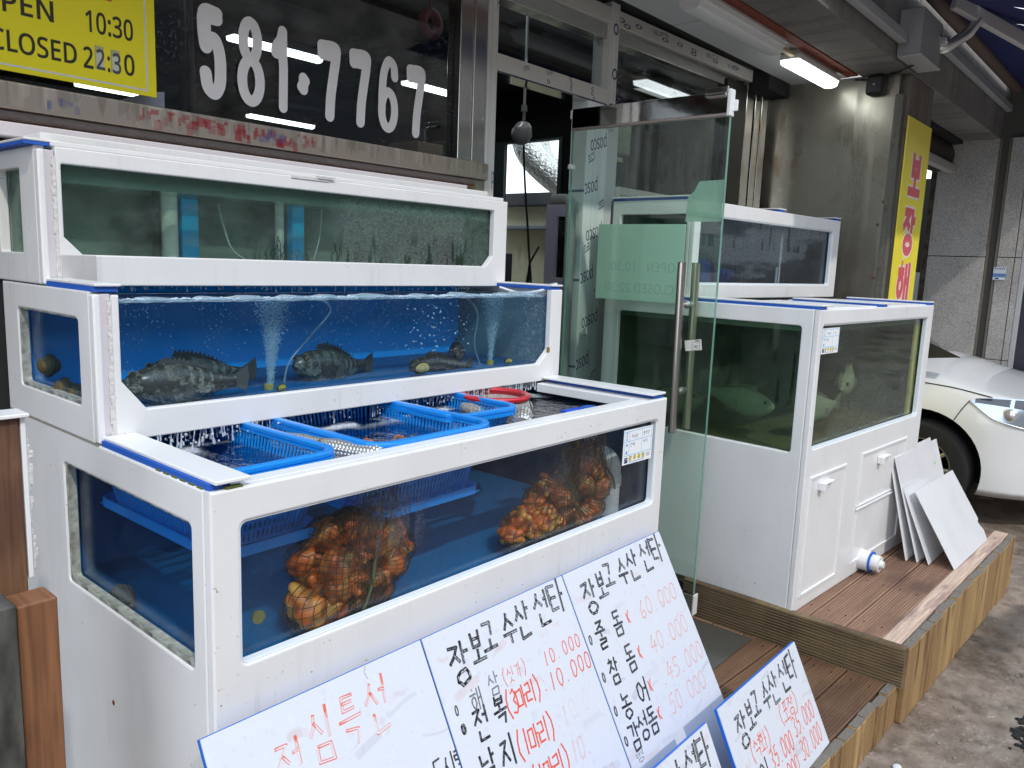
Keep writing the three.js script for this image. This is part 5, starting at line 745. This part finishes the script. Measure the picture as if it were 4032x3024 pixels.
tag(mesh('floor_plate', bx(1.62, .151, -.62, 2.2, .158, .055, .002), phy({ color: C(.105, .10, .085), roughness: .28, metalness: .3, roughnessMap: rep(T.fine, .6) })), 'dark glossy metal plate on the step below the glass door', 'floor plate');
// ---------- leaning white sheets ----------
const lidMat = phy({ color: C(.98, .98, 1), map: rep(T.pvc, .7), roughness: .25, clearcoat: .8, clearcoatRoughness: .08, bumpMap: rep(T.fine, .6), bumpScale: .002 });
[[3.230, .535, .597, .336, .60, .055, 'front most white sheet of the leaning stack by the right tank, with a notched edge'], [3.214, .433, .62, .284, .62, .03, 'second white sheet of the leaning stack, shorter than those behind'], [3.205, .386, .745, .240, .63, .06, 'third white sheet of the leaning stack with a green dab near its corner'], [3.192, .342, .752, .222, .62, .05, 'rearmost white sheet of the leaning stack touching the tank']].forEach(([x, z, yt, zt, w, turn, label], i) => {
  const t = thing('white_sheet', label, 'plastic sheet', [x, .286, z], -turn * .8, 'white lids leaning against the right tank'); const hgt = Math.hypot(yt - .28, z - zt), lean = -Math.atan2(z - zt, yt - .28);
  const pts = i ? [[0, 0], [w, 0], [w, hgt], [0, hgt]] : [[0, 0], [w - .02, 0], [w + .005, .05], [w - .02, .085], [w - .02, .10], [w + .005, .105], [w, hgt], [0, hgt]];
  const g = extr(poly(pts), .006, .0015, 1); g.rotateX(lean); mesh('sheet', g, lidMat, t);
  const k = cyl([.12, .02, -.002], [.12, .02, -.028], .026, .022, 16); k.rotateX(lean); mesh('knob', k, M.pvcPlain, t);
  if (i === 2) { const c = new THREE.CircleGeometry(.011, 10); c.scale(1.2, 1, 1); c.translate(w - .1, hgt - .11, .0068); c.rotateX(lean); mesh('green_dab', c, std({ color: C(.35, .66, .30), roughness: .7 }), t); }
});
// ---------- price boards ----------
const PX = 1500;
function boardTex(wm, hm, draw) { return canvasTex(Math.round(wm * PX), Math.round(hm * PX), (g, W, H) => {
  g.fillStyle = '#cfd2da'; g.fillRect(0, 0, W, H);
  for (let i = 0; i < 900; i++) { g.globalAlpha = rr(.03, .12); g.fillStyle = rnd() < .6 ? '#9a9ca6' : '#e4e6ea'; const x = rnd() * W, y = rnd() * H, r = rr(1, 14); g.beginPath(); g.ellipse(x, y, r, r * rr(.2, .8), rnd() * 3, 0, 7); g.fill(); }
  for (let i = 0; i < 60; i++) { g.globalAlpha = rr(.2, .5); g.fillStyle = '#6d6258'; g.fillRect(rnd() * W, rnd() * H, rr(1, 3), rr(1, 3)); } for (let i = 0; i < 26; i++) { g.globalAlpha = rr(.04, .12); g.strokeStyle = ['#5a5a66', '#c26a5a', '#8d8a80'][i % 3]; g.lineWidth = rr(6, 30); const x = rnd() * W, y = rnd() * H; g.beginPath(); g.moveTo(x, y); g.quadraticCurveTo(x + rr(-40, 40), y + rr(-20, 20), x + rr(-120, 120), y + rr(-30, 30)); g.stroke(); } g.globalAlpha = 1;
  draw((t, x, y, w, h, c, lw, o) => write(g, t, x * PX, y * PX, w * PX, h * PX, c, lw * PX, { ...o, adv: (o?.adv ?? w * 1.1) * PX }), g);
}); }
const K = '#17171b', RD = '#dc4326';
function priceBoard(label, x, y, z, w, h, lean, draw, turn = 0) {
  const t = thing('price_board', label, 'price board', [x, y, z], turn, 'handwritten price boards'); t.rotation.x = lean;
  const core = bx(0, -h, -.0115, w, 0, -.002, .001), sheet = unitUV(bx(0.001, -h + .001, -.0019, w - .001, -.001, 0, .0008), 0, -h, w, 0);
  mesh('core', core, phy({ color: C(.008, .13, .56), roughness: .45 }), t); mesh('written_face', sheet, phy({ roughness: .32, map: boardTex(w, h, draw), clearcoat: .25, clearcoatRoughness: .3 }), t, true); return t;
}
const LEAN = -Math.atan(.56), HB = .704;
const title = (W, x = .05, y = .03) => { [['장', 0, .012, .062, .09], ['보', .068, .008, .045, .07], ['고', .112, 0, .046, .06], ['수', .180, -.004, .050, .075], ['산', .232, -.012, .058, .085], ['센', .308, -.016, .064, .085], ['타', .372, -.022, .058, .085]].forEach(([c, dx, dy, w, h]) => W(c, x + dx, y + dy, w, h, K, .0076, { scratch: 6, dry: .7 })); };
priceBoard('left price board with faint red lunch special writing', -.042, .767, .025, .500, HB, LEAN, (W) => {
  const o = { scratch: 8, dry: .95, alpha: .75 };
  W('점', .115, .062, .052, .09, RD, .0062, o); W('심', .190, .038, .055, .095, RD, .0062, o); W('특', .258, .042, .05, .09, RD, .0062, o); W('선', .325, .028, .055, .10, RD, .0062, o);
  W('도시락', .425, .232, .034, .046, K, .0038, { adv: .032 }); W('반', .385, .235, .032, .04, K, .0036, {}); W('모', .068, .12, .05, .06, RD, .005, o); W('(', .34, .005, .02, .02, '#9a968a', .002, {});
});
priceBoard('middle price board with black title and worn red prices, left of the fullest board', .461, .767, .025, .500, HB, LEAN, (W) => {
  title(W, .052, .026); const r = { scratch: 3, dry: .7 }, f = { scratch: 7, dry: .95, alpha: .5 };
  W('o', .028, .158, .012, .02, K, .003); W('해', .076, .142, .036, .05, '#55555c', .0036); W('삼', .138, .132, .036, .05, '#6a6a70', .0036); W('(싯가)', .186, .14, .024, .034, RD, .002, r); W('10.000', .332, .148, .030, .034, RD, .0026, { adv: .042, scratch: 1 });
  W('o', .03, .2, .014, .018, K, .006); W('전', .064, .186, .046, .066, K, .0060); W('복', .128, .182, .044, .062, K, .0060); W('(3마리)', .168, .188, .034, .052, RD, .0042, { adv: .032 }); W(':10.000', .298, .198, .036, .042, RD, .0032, { adv: .047, scratch: 2 });
  W('원', .35, .105, .028, .03, RD, .0016, f); W('개', .40, .098, .03, .03, RD, .0016, f);
  W('낙', .048, .270, .046, .058, K, .0062); W('지', .108, .268, .05, .064, K, .0062); W('(1마리)', .160, .276, .036, .056, RD, .0044, { adv: .035 }); W(':1', .300, .282, .04, .046, RD, .003, f); W('0.0', .36, .276, .04, .046, RD, .002, f);
  W('가', .06, .355, .046, .06, K, .0062); W('리', .120, .355, .046, .06, K, .0062); W('(1마리)', .172, .360, .036, .056, RD, .0044, { adv: .035 }); W(':10.', .290, .362, .04, .05, RD, .0034, f);
  W('비', .06, .45, .05, .06, K, .0062); W('멍게', .06, .54, .05, .06, K, .0062); W('10.000', .3, .46, .036, .05, RD, .003, f);
});
priceBoard('fullest price board at the right with four bream lines in black and red prices', .964, .767, .025, .498, HB, LEAN, (W) => {
  title(W, .048, .024); const r = { scratch: 6, dry: .95, alpha: .7, adv: .056 };
  const rows = [[.150, ['줄', '돔'], '60.000'], [.248, ['참', '돔'], '40.000'], [.336, ['농', '어'], '.45.000'], [.412, ['감', '성', '돔'], '50.000']];
  rows.forEach(([y, cs, pr], i) => { W('o', .014 - i * .001, y + .02, .014, .022, K, .004); cs.forEach((c, k) => W(c, (cs.length > 2 ? .032 + k * .046 : .044 + k * .082), y - (k ? .004 : 0), .046, .066, K, .0060)); W('K', .192 - i * .006, y + .012, .03, .034, RD, .0036, {}); W(pr, .262 - i * .008, y + .004, .05, .05, RD, .0034, r); });
  W('병', .03, .482, .036, .026, '#555', .002, { scratch: 6 }); W('돔', .04, .56, .05, .06, K, .005);
});
const L2 = -Math.atan(.483);
priceBoard('small front price board half cut by the frame bottom, before the fullest board', .606, .425, .383, .528, .30, L2, (W) => { title(W, .075, .028); W('35.000', .3, .16, .05, .05, RD, .0034, { scratch: 4 }); });
priceBoard('separate price board with bright red prices standing at the right end of the row', 1.187, .439, .385, .528, .315, L2, (W) => {
  title(W, .055, .03); const r = { scratch: 3, dry: .75, adv: .052, dw: .5 };
  W('(석화)', .085, .128, .042, .05, RD, .0032, { adv: .038 }); W('(포장)', .290, .112, .044, .052, RD, .0032, { adv: .040 });
  W('농', .045, .19, .05, .06, K, .0060); W('어', .1, .188, .05, .06, K, .0060); W('35.000', .170, .186, .046, .052, RD, .0042, r); W('35.000', .345, .166, .048, .054, RD, .0036, r);
  W('참', .04, .262, .05, .06, K, .0060); W('돔', .1, .262, .05, .06, K, .0060); W('30.000', .160, .252, .046, .052, RD, .0042, r); W('30.000', .345, .236, .048, .054, RD, .0036, r);
});
// ---------- left edge: posts ----------
{
  const t = thing('timber_post', 'brown timber upright with white angle trim left of the tanks', 'post'); mesh('post', bx(-.30, .4, -.36, -.178, 1.282, -.312, .004), M.post, t);
  mesh('white_trim', [bx(-.30, 1.283, -.36, -.165, 1.290, -.300, .002), bx(-.1765, .99, -.34, -.168, 1.283, -.312, .002)], M.pvcPlain, t); const cf = []; for (let y = 1.0; y < 1.25; y += .012) cf.push(bx(-.170, y, -.335, -.158 + rr(-.006, .004), y + .014, -.325, .002)); mesh('sealant', cf, M.caulk, t);
  tag(mesh('timber_post', bx(-.222, 0, -.30, -.158, .975, -.235, .005), M.postOrange), 'orange brown timber post at the lower left edge', 'post');
  tag(mesh('grey_post', bx(-.32, 0, -.29, -.226, .985, -.22, .004), std({ color: C(.15, .145, .125), roughness: .8, map: rep(T.fine, .2, .6) })), 'grey upright post at the far lower left edge', 'post');
}
// ---------- shop window lettering and signs ----------
function strokeGeo(lines, lw, z) { // rounded flat strokes, each piece a hair prouder than the last
  const l = []; let k = 0; const d = .0008;
  for (const pts of lines) { const c = new THREE.CatmullRomCurve3(pts.map(([x, y]) => V3(x, y, 0)), false, 'centripetal'), P = pts.length > 2 ? c.getPoints(pts.length * 5) : pts.map(([x, y]) => V3(x, y, 0));
    for (let i = 0; i < P.length; i++) { const z0 = z + (k++) * .00002; l.push(new THREE.CircleGeometry(lw / 2, 18).translate(P[i].x, P[i].y, z0 + d)); if (i) { const a = P[i - 1], b = P[i], n = V3(a.y - b.y, b.x - a.x, 0).normalize().multiplyScalar(lw / 2), g = new THREE.BufferGeometry(); g.setAttribute('position', new THREE.Float32BufferAttribute([a.x - n.x, a.y - n.y, 0, b.x - n.x, b.y - n.y, 0, b.x + n.x, b.y + n.y, 0, a.x - n.x, a.y - n.y, 0, b.x + n.x, b.y + n.y, 0, a.x + n.x, a.y + n.y, 0], 3)); g.setAttribute('normal', new THREE.Float32BufferAttribute(Array(6).fill([0, 0, 1]).flat(), 3)); g.setAttribute('uv', new THREE.Float32BufferAttribute(Array(12).fill(0), 2)); g.translate(0, 0, z0 + d + .00001); l.push(g); } } }
  return l;
}
{
  const t = thing('phone_number', 'large white telephone number lettering on the dark shop window', 'lettering'), m = std({ color: C(.88, .84, .83), roughness: .55 });
  const Dg = {
    5: [[[.82, 0], [.06, 0], [.03, .40], [.10, .44], [.3, .34], [.62, .32], [.92, .46], [1, .68], [.9, .9], [.58, 1], [.2, .95], [.02, .76]], [[.06, .035], [.8, .05]], [[.04, .07], [.8, .07]], [[.03, .1], [.05, .36]]],
    8: [ring(.5, .23, .40, .23, 18), ring(.5, .74, .5, .26, 18)], 1: [[[.72, 0], [.55, .12], [.2, .22], [.15, .30], [.62, .30], [.72, .34], [.72, 1]], [[.72, 0], [.72, .4]], [[.4, .23], [.68, .2]]],
    7: [[[.02, .03], [.95, .03], [.97, .14], [.80, .42], [.62, .72], [.55, 1]], [[.03, .08], [.9, .08]], [[.04, .14], [.85, .14]], [[.02, .03], [.04, .15]]],
    6: [ring(.5, .73, .5, .27, 18), [[.95, .22], [.85, .06], [.52, 0], [.18, .14], [.02, .45], [0, .75]]],
  };
  for (const [n, x0, x1] of [['5', .537, .620], ['8', .653, .744], ['1', .762, .836], ['7', .933, 1.026], ['7', 1.058, 1.151], ['6', 1.182, 1.273], ['7', 1.308, 1.401]]) { const lw = n === '8' || n === '6' ? .032 : n === '1' ? .031 : .036, w = x1 - x0 - lw, h = .254 - lw; mesh('figure_' + { 5: 'five', 8: 'eight', 1: 'one', 7: 'seven', 6: 'six' }[n], strokeGeo(Dg[n].map((l) => l.map(([a, b]) => [x0 + lw / 2 + a * w, 2.259 - lw / 2 - b * h])), lw, ZS - .0315), m, t); }
  mesh('dot', strokeGeo([[[.8825, 2.088], [.8825, 2.121]], [[.876, 2.095], [.889, 2.114]]], .034, ZS - .0315), m, t);
}
{
  const t = thing('opening_hours_sign', 'yellow opening hours sign with black letters in the shop window', 'sign'), x0 = -.42, y0 = 1.975, x1 = .397, y1 = 2.42;
  mesh('board', unitUV(bx(x0, y0, ZS + .002, x1, y1, ZS + .006, .001), x0, y0, x1, y1), std({ roughness: .45, map: canvasTex(1634, 890, (g, W, H) => {
    const X = (x) => (x - x0) * 2000, Y = (y) => H - (y - y0) * 2000; g.fillStyle = '#f4e412'; g.fillRect(0, 0, W, H);
    g.strokeStyle = '#d9d6cf'; g.lineWidth = 10; g.strokeRect(X(-.395), Y(2.40), 767 * 2, 411 * 2);
    const txt = (s, xa, xb, base, cap) => { g.font = '100px sans-serif'; const m = g.measureText(s).width; g.save(); g.translate(X(xa), Y(base)); g.scale((xb - xa) * 2000 / m, cap * 2000 / 73); g.fillText(s, 0, 0); g.lineWidth = 3.2; g.strokeStyle = g.fillStyle; g.strokeText(s, 0, 0); g.restore(); };
    g.fillStyle = '#b6ae7c'; g.save(); g.translate(X(.242), Y(2.075)); g.fillRect(0, 0, 44, 112); g.translate(77, 4); g.fillRect(0, 0, 46, 112); g.restore();
    g.fillStyle = 'rgba(225,225,225,.6)'; g.fillRect(X(.245), Y(2.06), 38, 80); g.fillRect(X(.284), Y(2.058), 38, 82);
    g.fillStyle = '#2b2713'; txt('OPEN', -.012, .156, 2.107, .047); txt('10:30', .220, .341, 2.105, .050); txt('CLOSED', .010, .202, 2.020, .047); txt('2', .213, .240, 2.017, .050); g.fillStyle = '#4a4a50'; txt('2', .244, .268, 2.019, .048); g.fillStyle = '#2b2713'; txt(':', .270, .281, 2.018, .048); g.fillStyle = '#4a4a50'; txt('3', .284, .308, 2.017, .049); g.fillStyle = '#2b2713'; txt('0', .312, .342, 2.019, .050);
    g.strokeStyle = '#c2401f'; g.lineWidth = 16; for (const l of put(hangul('간'), X(.235), Y(2.25), 130, 118)) { g.beginPath(); l.forEach(([a, b], i) => i ? g.lineTo(a, b) : g.moveTo(a, b)); g.stroke(); }
  }) }), t, true);
  tag(mesh('grey_card', extr(poly([[.29, 1.948], [.434, 1.948], [.434, 2.0], [.392, 1.992]]), .002, 0).translate(0, 0, ZS - .030), std({ color: C(.32, .34, .42), roughness: .7 })), 'grey card peeping out under the right corner of the yellow hours sign', 'card');
}
// ---------- inside the shop ----------
{
  tag(mesh('black_cable', [tube([[.62, 3.2, -1.25], [.615, 2.6, -1.25], [.61, 2.1, -1.25], [.612, 1.96, -1.25]], .014, 20, 8), tube([[.645, 3.2, -1.25], [.64, 2.5, -1.26], [.64, 1.96, -1.25]], .012, 20, 8)], M.blackPlastic), 'thick black cables hanging behind the window beside the yellow sign', 'cable');
  const b = thing('hanging_bulb', 'bag wrapped bulb hanging on a cord in the shop doorway', 'bulb'), z = -1.5;
  mesh('cord', cyl([2.535, 2.9, z], [2.535, 2.36, z], .007), std({ color: C(.4, .4, .4), roughness: .6 }), b); mesh('socket', [cyl([2.535, 2.36, z], [2.535, 2.33, z], .014, .017), cyl([2.535, 2.33, z], [2.535, 2.285, z], .008)], std({ color: C(.25, .25, .25), roughness: .5 }), b);
  const g = new THREE.SphereGeometry(.055, 16, 12), p = g.attributes.position; for (let i = 0; i < p.count; i++) { const k = 1 + .35 * (fbm(p.getX(i) * 7 + .5, p.getY(i) * 7 + .5, 4, 4, 3, 77) - .5); p.setXYZ(i, p.getX(i) * k, p.getY(i) * k * 1.05, p.getZ(i) * k); } g.computeVertexNormals(); g.translate(2.525, 2.225, z); mesh('bag', g, phy({ color: C(.30, .30, .30), roughness: .3, clearcoat: .6 }), b);
  tag(mesh('black_cable', [tube([[2.54, 2.18, z], [2.56, 2.0, z], [2.60, 1.75, z], [2.63, 1.56, z], [2.65, 1.45, z]], .006, 30, 6), tube([[2.63, 1.56, z], [2.61, 1.48, z], [2.605, 1.40, z]], .006, 12, 6), tube([[2.70, 1.66, z], [2.65, 1.60, z], [2.625, 1.56, z], [2.63, 1.42, z]], .006, 20, 6)], M.blackPlastic), 'thin black cable hanging below the bagged bulb in the doorway', 'cable');
  const t = thing('fish_tank', 'shaded lilac looking white tank just inside the shop doorway', 'fish tank'); const shadeLilac = std({ color: C(.70, .66, .80), roughness: .5 });  // white panels whose lilac shade is put into the colour
  mesh('side_panel', panelX(-1.5, .14, -1.115, 1.884, 2.75, 2.775, [[[-1.43, 1.50], [-1.16, 1.50], [-1.16, 1.822], [-1.43, 1.822]]], .004), shadeLilac, t); mesh('body', [bx(2.776, .14, -1.5, 3.4, 1.45, -1.115, .003), bx(2.776, 1.85, -1.5, 3.4, 1.884, -1.115, .003)], shadeLilac, t); mesh('back_wall', bx(3.1, 1.45, -1.5, 3.12, 1.85, -1.115, 0), std({ color: C(.03, .055, .03), roughness: .8 }), t); mesh('pane', bx(2.78, 1.46, -1.49, 2.783, 1.86, -1.12, 0), pane(C(.5, .66, .55), .75, .1, .1, .5, .3), t);
  tag(mesh('grey_cabinet', bx(2.30, .14, -2.0, 2.72, 1.62, -1.7, .006), std({ color: C(.10, .10, .11), roughness: .6 })), 'dark grey cabinet inside the doorway behind the tank corner', 'cabinet');
  const r = thing('red_ring', 'dim red tape ring hanging behind the window above the last figures', 'tape ring'); const to = new THREE.TorusGeometry(.042, .02, 10, 28); to.translate(1.69, 2.52, -1.3); mesh('ring', to, std({ color: C(.16, .015, .02), roughness: .6 }), r); mesh('string', cyl([1.69, 2.57, -1.3], [1.66, 3.0, -1.3], .003), std({ color: C(.2, .03, .03), roughness: .7 }), r);
  tag(mesh('reflected_cardboard_box', bx(1.86, 1.85, -1.75, 2.02, 2.10, -1.55, .003), std({ color: C(.33, .23, .14), roughness: .8 })), 'brown cardboard box added for a reflection in the right lower corner of the window', 'box');  // solid box put in for a reflection on the window glass
  tag(mesh('white_ledge', bx(1.78, 1.80, -1.78, 2.1, 1.85, -1.5, .003), std({ color: C(.55, .55, .5), roughness: .6 })), 'pale ledge carrying the cardboard box behind the window', 'ledge');
  tag(mesh('pipe_elbow', tube([[2.30, .3, -1.0], [2.30, 1.80, -1.0], [2.302, 1.845, -1.003], [2.312, 1.865, -1.03], [2.32, 1.87, -1.08], [2.32, 1.87, -1.12]], .024, 44, 14), std({ color: C(.30, .32, .30), roughness: .5 })), 'grey plastic pipe with elbow beside the film wrapped pillar in the doorway', 'pipe');
  const ac = thing('lamp_box', 'pale yellow box lamp hanging behind the right upper pane', 'box lamp'); mesh('body', bx(3.55, 2.28, -1.9, 3.95, 2.52, -1.75, .03), std({ color: C(.42, .42, .28), roughness: .6 }), ac); mesh('base', bx(3.62, 2.24, -1.88, 3.88, 2.28, -1.77, .01), std({ color: C(.36, .36, .25), roughness: .6 }), ac);
}
// ---------- parked car ----------
{
  const car = thing('parked_car', 'white car parked nose out in the garage right of the tanks', 'car');
  const inset = (z) => z < .15 ? 0 : .9 * Math.pow((z - .15) / .95, 2.6), CX = 5.92;
  const fx = (z, y) => { const f = cl((CX - 5) ? 1 : 1), roll = y > .66 ? 1.5 * (y - .66) ** 2 : 0, low = y < .4 ? .35 * (.4 - y) ** 2 : 0; return 5.0 + Math.min(.85, inset(z)) * f + roll + low; };
  const ySh = (z) => .905 - .06 * sstep(-.1, .35, z) - .16 * sstep(.3, 1.05, z), yC = (z) => 1.03 - .10 * sstep(-.15, .2, z) - .06 * sstep(.1, .4, z) - .22 * sstep(.3, 1.05, z);
  const st = []; for (let i = 0; i <= 44; i++) st.push(lerp(-2.6, 1.06, i / 44)); const ringPts = (z) => {
    const s = ySh(z), c = Math.max(yC(z), s + .01), p = []; for (let k = 0; k <= 14; k++) { const y = lerp(.215, s, k / 14); p.push([fx(z, y), y]); }
    const x0 = fx(z, s); for (let k = 1; k <= 8; k++) { const u = k / 8; p.push([lerp(x0, CX, u), s + (c - s) * Math.sin(u * Math.PI / 2) ** .62]); }
    return [...p, ...p.slice(0, -1).reverse().map(([x, y]) => [2 * CX - x, y])]; };
  const R_ = st.map(ringPts), n = R_[0].length, pos = [], idx = []; R_.forEach((r, i) => r.forEach(([x, y]) => pos.push(x, y, st[i])));
  for (let i = 0; i < st.length - 1; i++) for (let k = 0; k < n; k++) { const a = i * n + k, b = i * n + (k + 1) % n, c = a + n, d = b + n; idx.push(a, c, b, b, c, d); }
  const cap = (i, flip) => { const o = pos.length / 3; pos.push(CX, .5, st[i]); for (let k = 0; k < n; k++) { const a = i * n + k, b = i * n + (k + 1) % n; flip ? idx.push(o, b, a) : idx.push(o, a, b); } }; cap(0, false); cap(st.length - 1, true);
  const g = new THREE.BufferGeometry(); g.setAttribute('position', new THREE.Float32BufferAttribute(pos, 3)); g.setAttribute('uv', new THREE.Float32BufferAttribute(pos.length / 3 * 2, 2)); g.setIndex(idx); g.computeVertexNormals();
  const vol = (() => { let v = 0; for (let i = 0; i < idx.length; i += 3) { const [a, b, c] = [0, 1, 2].map((k) => V3(pos[idx[i + k] * 3], pos[idx[i + k] * 3 + 1], pos[idx[i + k] * 3 + 2])); v += a.dot(b.cross(c)); } return v; })();
  if (vol < 0) { for (let i = 0; i < idx.length; i += 3) { const t = idx[i]; idx[i] = idx[i + 1]; idx[i + 1] = t; } g.setIndex(idx); g.computeVertexNormals(); }
  const cut = new THREE.CylinderGeometry(.378, .378, .7, 48); cut.rotateZ(Math.PI / 2); cut.translate(5.0, .345, -.065); cut.deleteAttribute('uv'); cut.setAttribute('uv', new THREE.Float32BufferAttribute(cut.attributes.position.count * 2, 2));
  const paint = phy({ color: C(.80, .81, .81), roughness: .35, clearcoat: 1, clearcoatRoughness: .05, side: THREE.DoubleSide }), dark = M.black, ev = new Evaluator(); ev.useGroups = true;
  const A = new Brush(g, paint), B = new Brush(cut, dark); A.updateMatrixWorld(); B.updateMatrixWorld(); const res = ev.evaluate(A, B, SUBTRACTION);
  const body = new THREE.Mesh(res.geometry, res.material); body.name = 'body'; body.castShadow = body.receiveShadow = true; car.add(body);
  const wh = new THREE.Group(); wh.name = 'wheel'; wh.position.set(5.0, .325, -.065); car.add(wh);
  const ty = new THREE.LatheGeometry([[.20, -.10], [.28, -.108], [.315, -.095], [.325, -.06], [.325, .06], [.315, .095], [.28, .108], [.20, .10]].map(([a, b]) => new THREE.Vector2(a, b)), 48); ty.rotateZ(Math.PI / 2); ty.translate(.13, 0, 0); mesh('tyre', ty, std({ color: C(.016, .016, .017), roughness: .75, side: THREE.DoubleSide }), wh);
  const sp = [cyl([.05, 0, 0], [.16, 0, 0], .05, .05, 20), (() => { const t = new THREE.TorusGeometry(.20, .014, 10, 48); t.rotateY(Math.PI / 2); t.translate(.05, 0, 0); return t; })()]; for (let k = 0; k < 10; k++) { const a = k / 10 * 6.283; sp.push(cyl([.055, .04 * Math.sin(a), .04 * Math.cos(a)], [.06, .2 * Math.sin(a), .2 * Math.cos(a)], .014, .016, 8)); } mesh('rim', sp, M.chrome, wh);
  // lamp: curved patch lying on the flank
  const pz = [[.196, .812, .812], [.25, .775, .833], [.34, .718, .842], [.43, .692, .846], [.52, .672, .848], [.62, .655, .842], [.74, .645, .825]];
  const patch = (rows, off, sh = 0) => { const p = [], ix = [], m = 8; rows.forEach(([z, a, b]) => { for (let k = 0; k <= m; k++) { const y = lerp(a, b, k / m); p.push(fx(z, y) - off, y, z); } }); for (let i = 0; i < rows.length - 1; i++) for (let k = 0; k < m; k++) { const a = i * (m + 1) + k, b = a + m + 1; ix.push(a, a + 1, b, b, a + 1, b + 1); } const q = new THREE.BufferGeometry(); q.setAttribute('position', new THREE.Float32BufferAttribute(p, 3)); q.setIndex(ix); q.computeVertexNormals(); return q; };
  const hl = mesh('headlight', patch(pz, .004), phy({ color: C(.55, .62, .72), metalness: .75, roughness: .18, clearcoat: 1, clearcoatRoughness: .02, side: THREE.DoubleSide }), car);
  mesh('dark_bezel', patch([[.225, .803, .828], [.34, .80, .838], [.46, .79, .842], [.6, .77, .838], [.72, .76, .822]], .006), phy({ color: C(.03, .035, .05), roughness: .1, clearcoat: 1, side: THREE.DoubleSide }), hl);
  for (const [z, y, r] of [[.42, .745, .042], [.53, .735, .05]]) { const s = new THREE.SphereGeometry(r, 20, 14); s.scale(.35, 1, 1.1); s.translate(fx(z, y) - .002, y, z); mesh('projector', s, phy({ color: C(.7, .68, .66), metalness: .6, roughness: .12, clearcoat: 1 }), hl); }
  mesh('chrome_lip', tube([...pz.slice(0, 6)].map(([z, a]) => [fx(z, a) - .006, a - .004, z]), .005, 30, 6), M.chrome, hl);
  const line = (pts, r = .0035) => tube(pts.map(([z, y]) => [fx(z, y) - .001, y, z]), r, 24, 5);
  mesh('panel_gap', [line([[-.5, .90], [-.06, .885], [.1, .875], [.24, .855], [.313, .843]]), line([[.196, .812], [.165, .76], [.125, .677]])], M.black, car);
  // glass house behind the bonnet
  const zc = .02, gh = new THREE.BufferGeometry(), P = [[5.14, .97, -.32], [6.70, .97, -.32], [5.36, 1.46, -.85], [6.48, 1.46, -.85], [5.12, .92, -2.4], [6.72, .92, -2.4], [5.36, 1.44, -2.2], [6.48, 1.44, -2.2]]; gh.setAttribute('position', new THREE.Float32BufferAttribute(P.flat(), 3)); gh.setIndex([0, 1, 2, 1, 3, 2, 0, 2, 4, 2, 6, 4, 1, 5, 3, 3, 5, 7, 4, 6, 5, 5, 6, 7]); const ng = gh.toNonIndexed(); ng.computeVertexNormals();
  mesh('glasshouse', ng, phy({ color: C(.015, .018, .02), roughness: .08, clearcoat: 1, side: THREE.DoubleSide }), car);
  { const w = new THREE.BufferGeometry(); w.setAttribute('position', new THREE.Float32BufferAttribute([5.06, 1.075, .11, 5.07, 1.035, -.2, 5.12, 1.20, -.22, 5.16, 1.06, .08, 5.06, 1.075, .11, 5.12, 1.20, -.22], 3)); w.computeVertexNormals(); mesh('windscreen_corner', w, phy({ color: C(.012, .013, .015), roughness: .4, side: THREE.DoubleSide }), car); }
  mesh('roof', bx(5.36, 1.44, -2.2, 6.48, 1.475, -.85, .015), paint, car);
  mesh('door_pillar', [tube([[5.13, .97, -.30], [5.25, 1.22, -.6], [5.35, 1.46, -.85]], .022, 16, 8)], paint, car);
}
// small litter on the ground
tag(mesh('paper_scrap', new THREE.IcosahedronGeometry(.014, 1).scale(1.3, .4, 1).translate(1.98, .008, .66), std({ color: C(.6, .6, .62), roughness: .8 })), 'crumpled white paper scrap on the ground before the lower step', 'litter');
{ const c = []; for (let i = 0; i < 90; i++) { const a = Math.abs(rr(0, 1)); c.push(new THREE.IcosahedronGeometry(rr(.003, .009), 0).scale(1, .6, 1).translate(rr(1.6, 4.6), .002, .66 + a * 1.2)); } stuff(tag(mesh('gravel', c, std({ color: C(.23, .19, .16), roughness: .9 })), 'loose grit scattered on the ground before the decks', 'gravel', null, 'stuff')); }
{ const c = []; for (let i = 0; i < 320; i++) c.push(new THREE.IcosahedronGeometry(rr(.004, .014), 0).scale(1, .5, 1).rotateY(rnd() * 6).translate(2.50 + rr(-.16, .2) * rnd(), .003, .98 + rr(-.10, .16) * rnd())); stuff(tag(mesh('tar_crumbs', c, std({ color: C(.010, .010, .010), roughness: .95 })), 'black tarry crumbs on the ground at the lower right corner', 'rubble', null, 'stuff')); }
renderer.render(scene, camera);
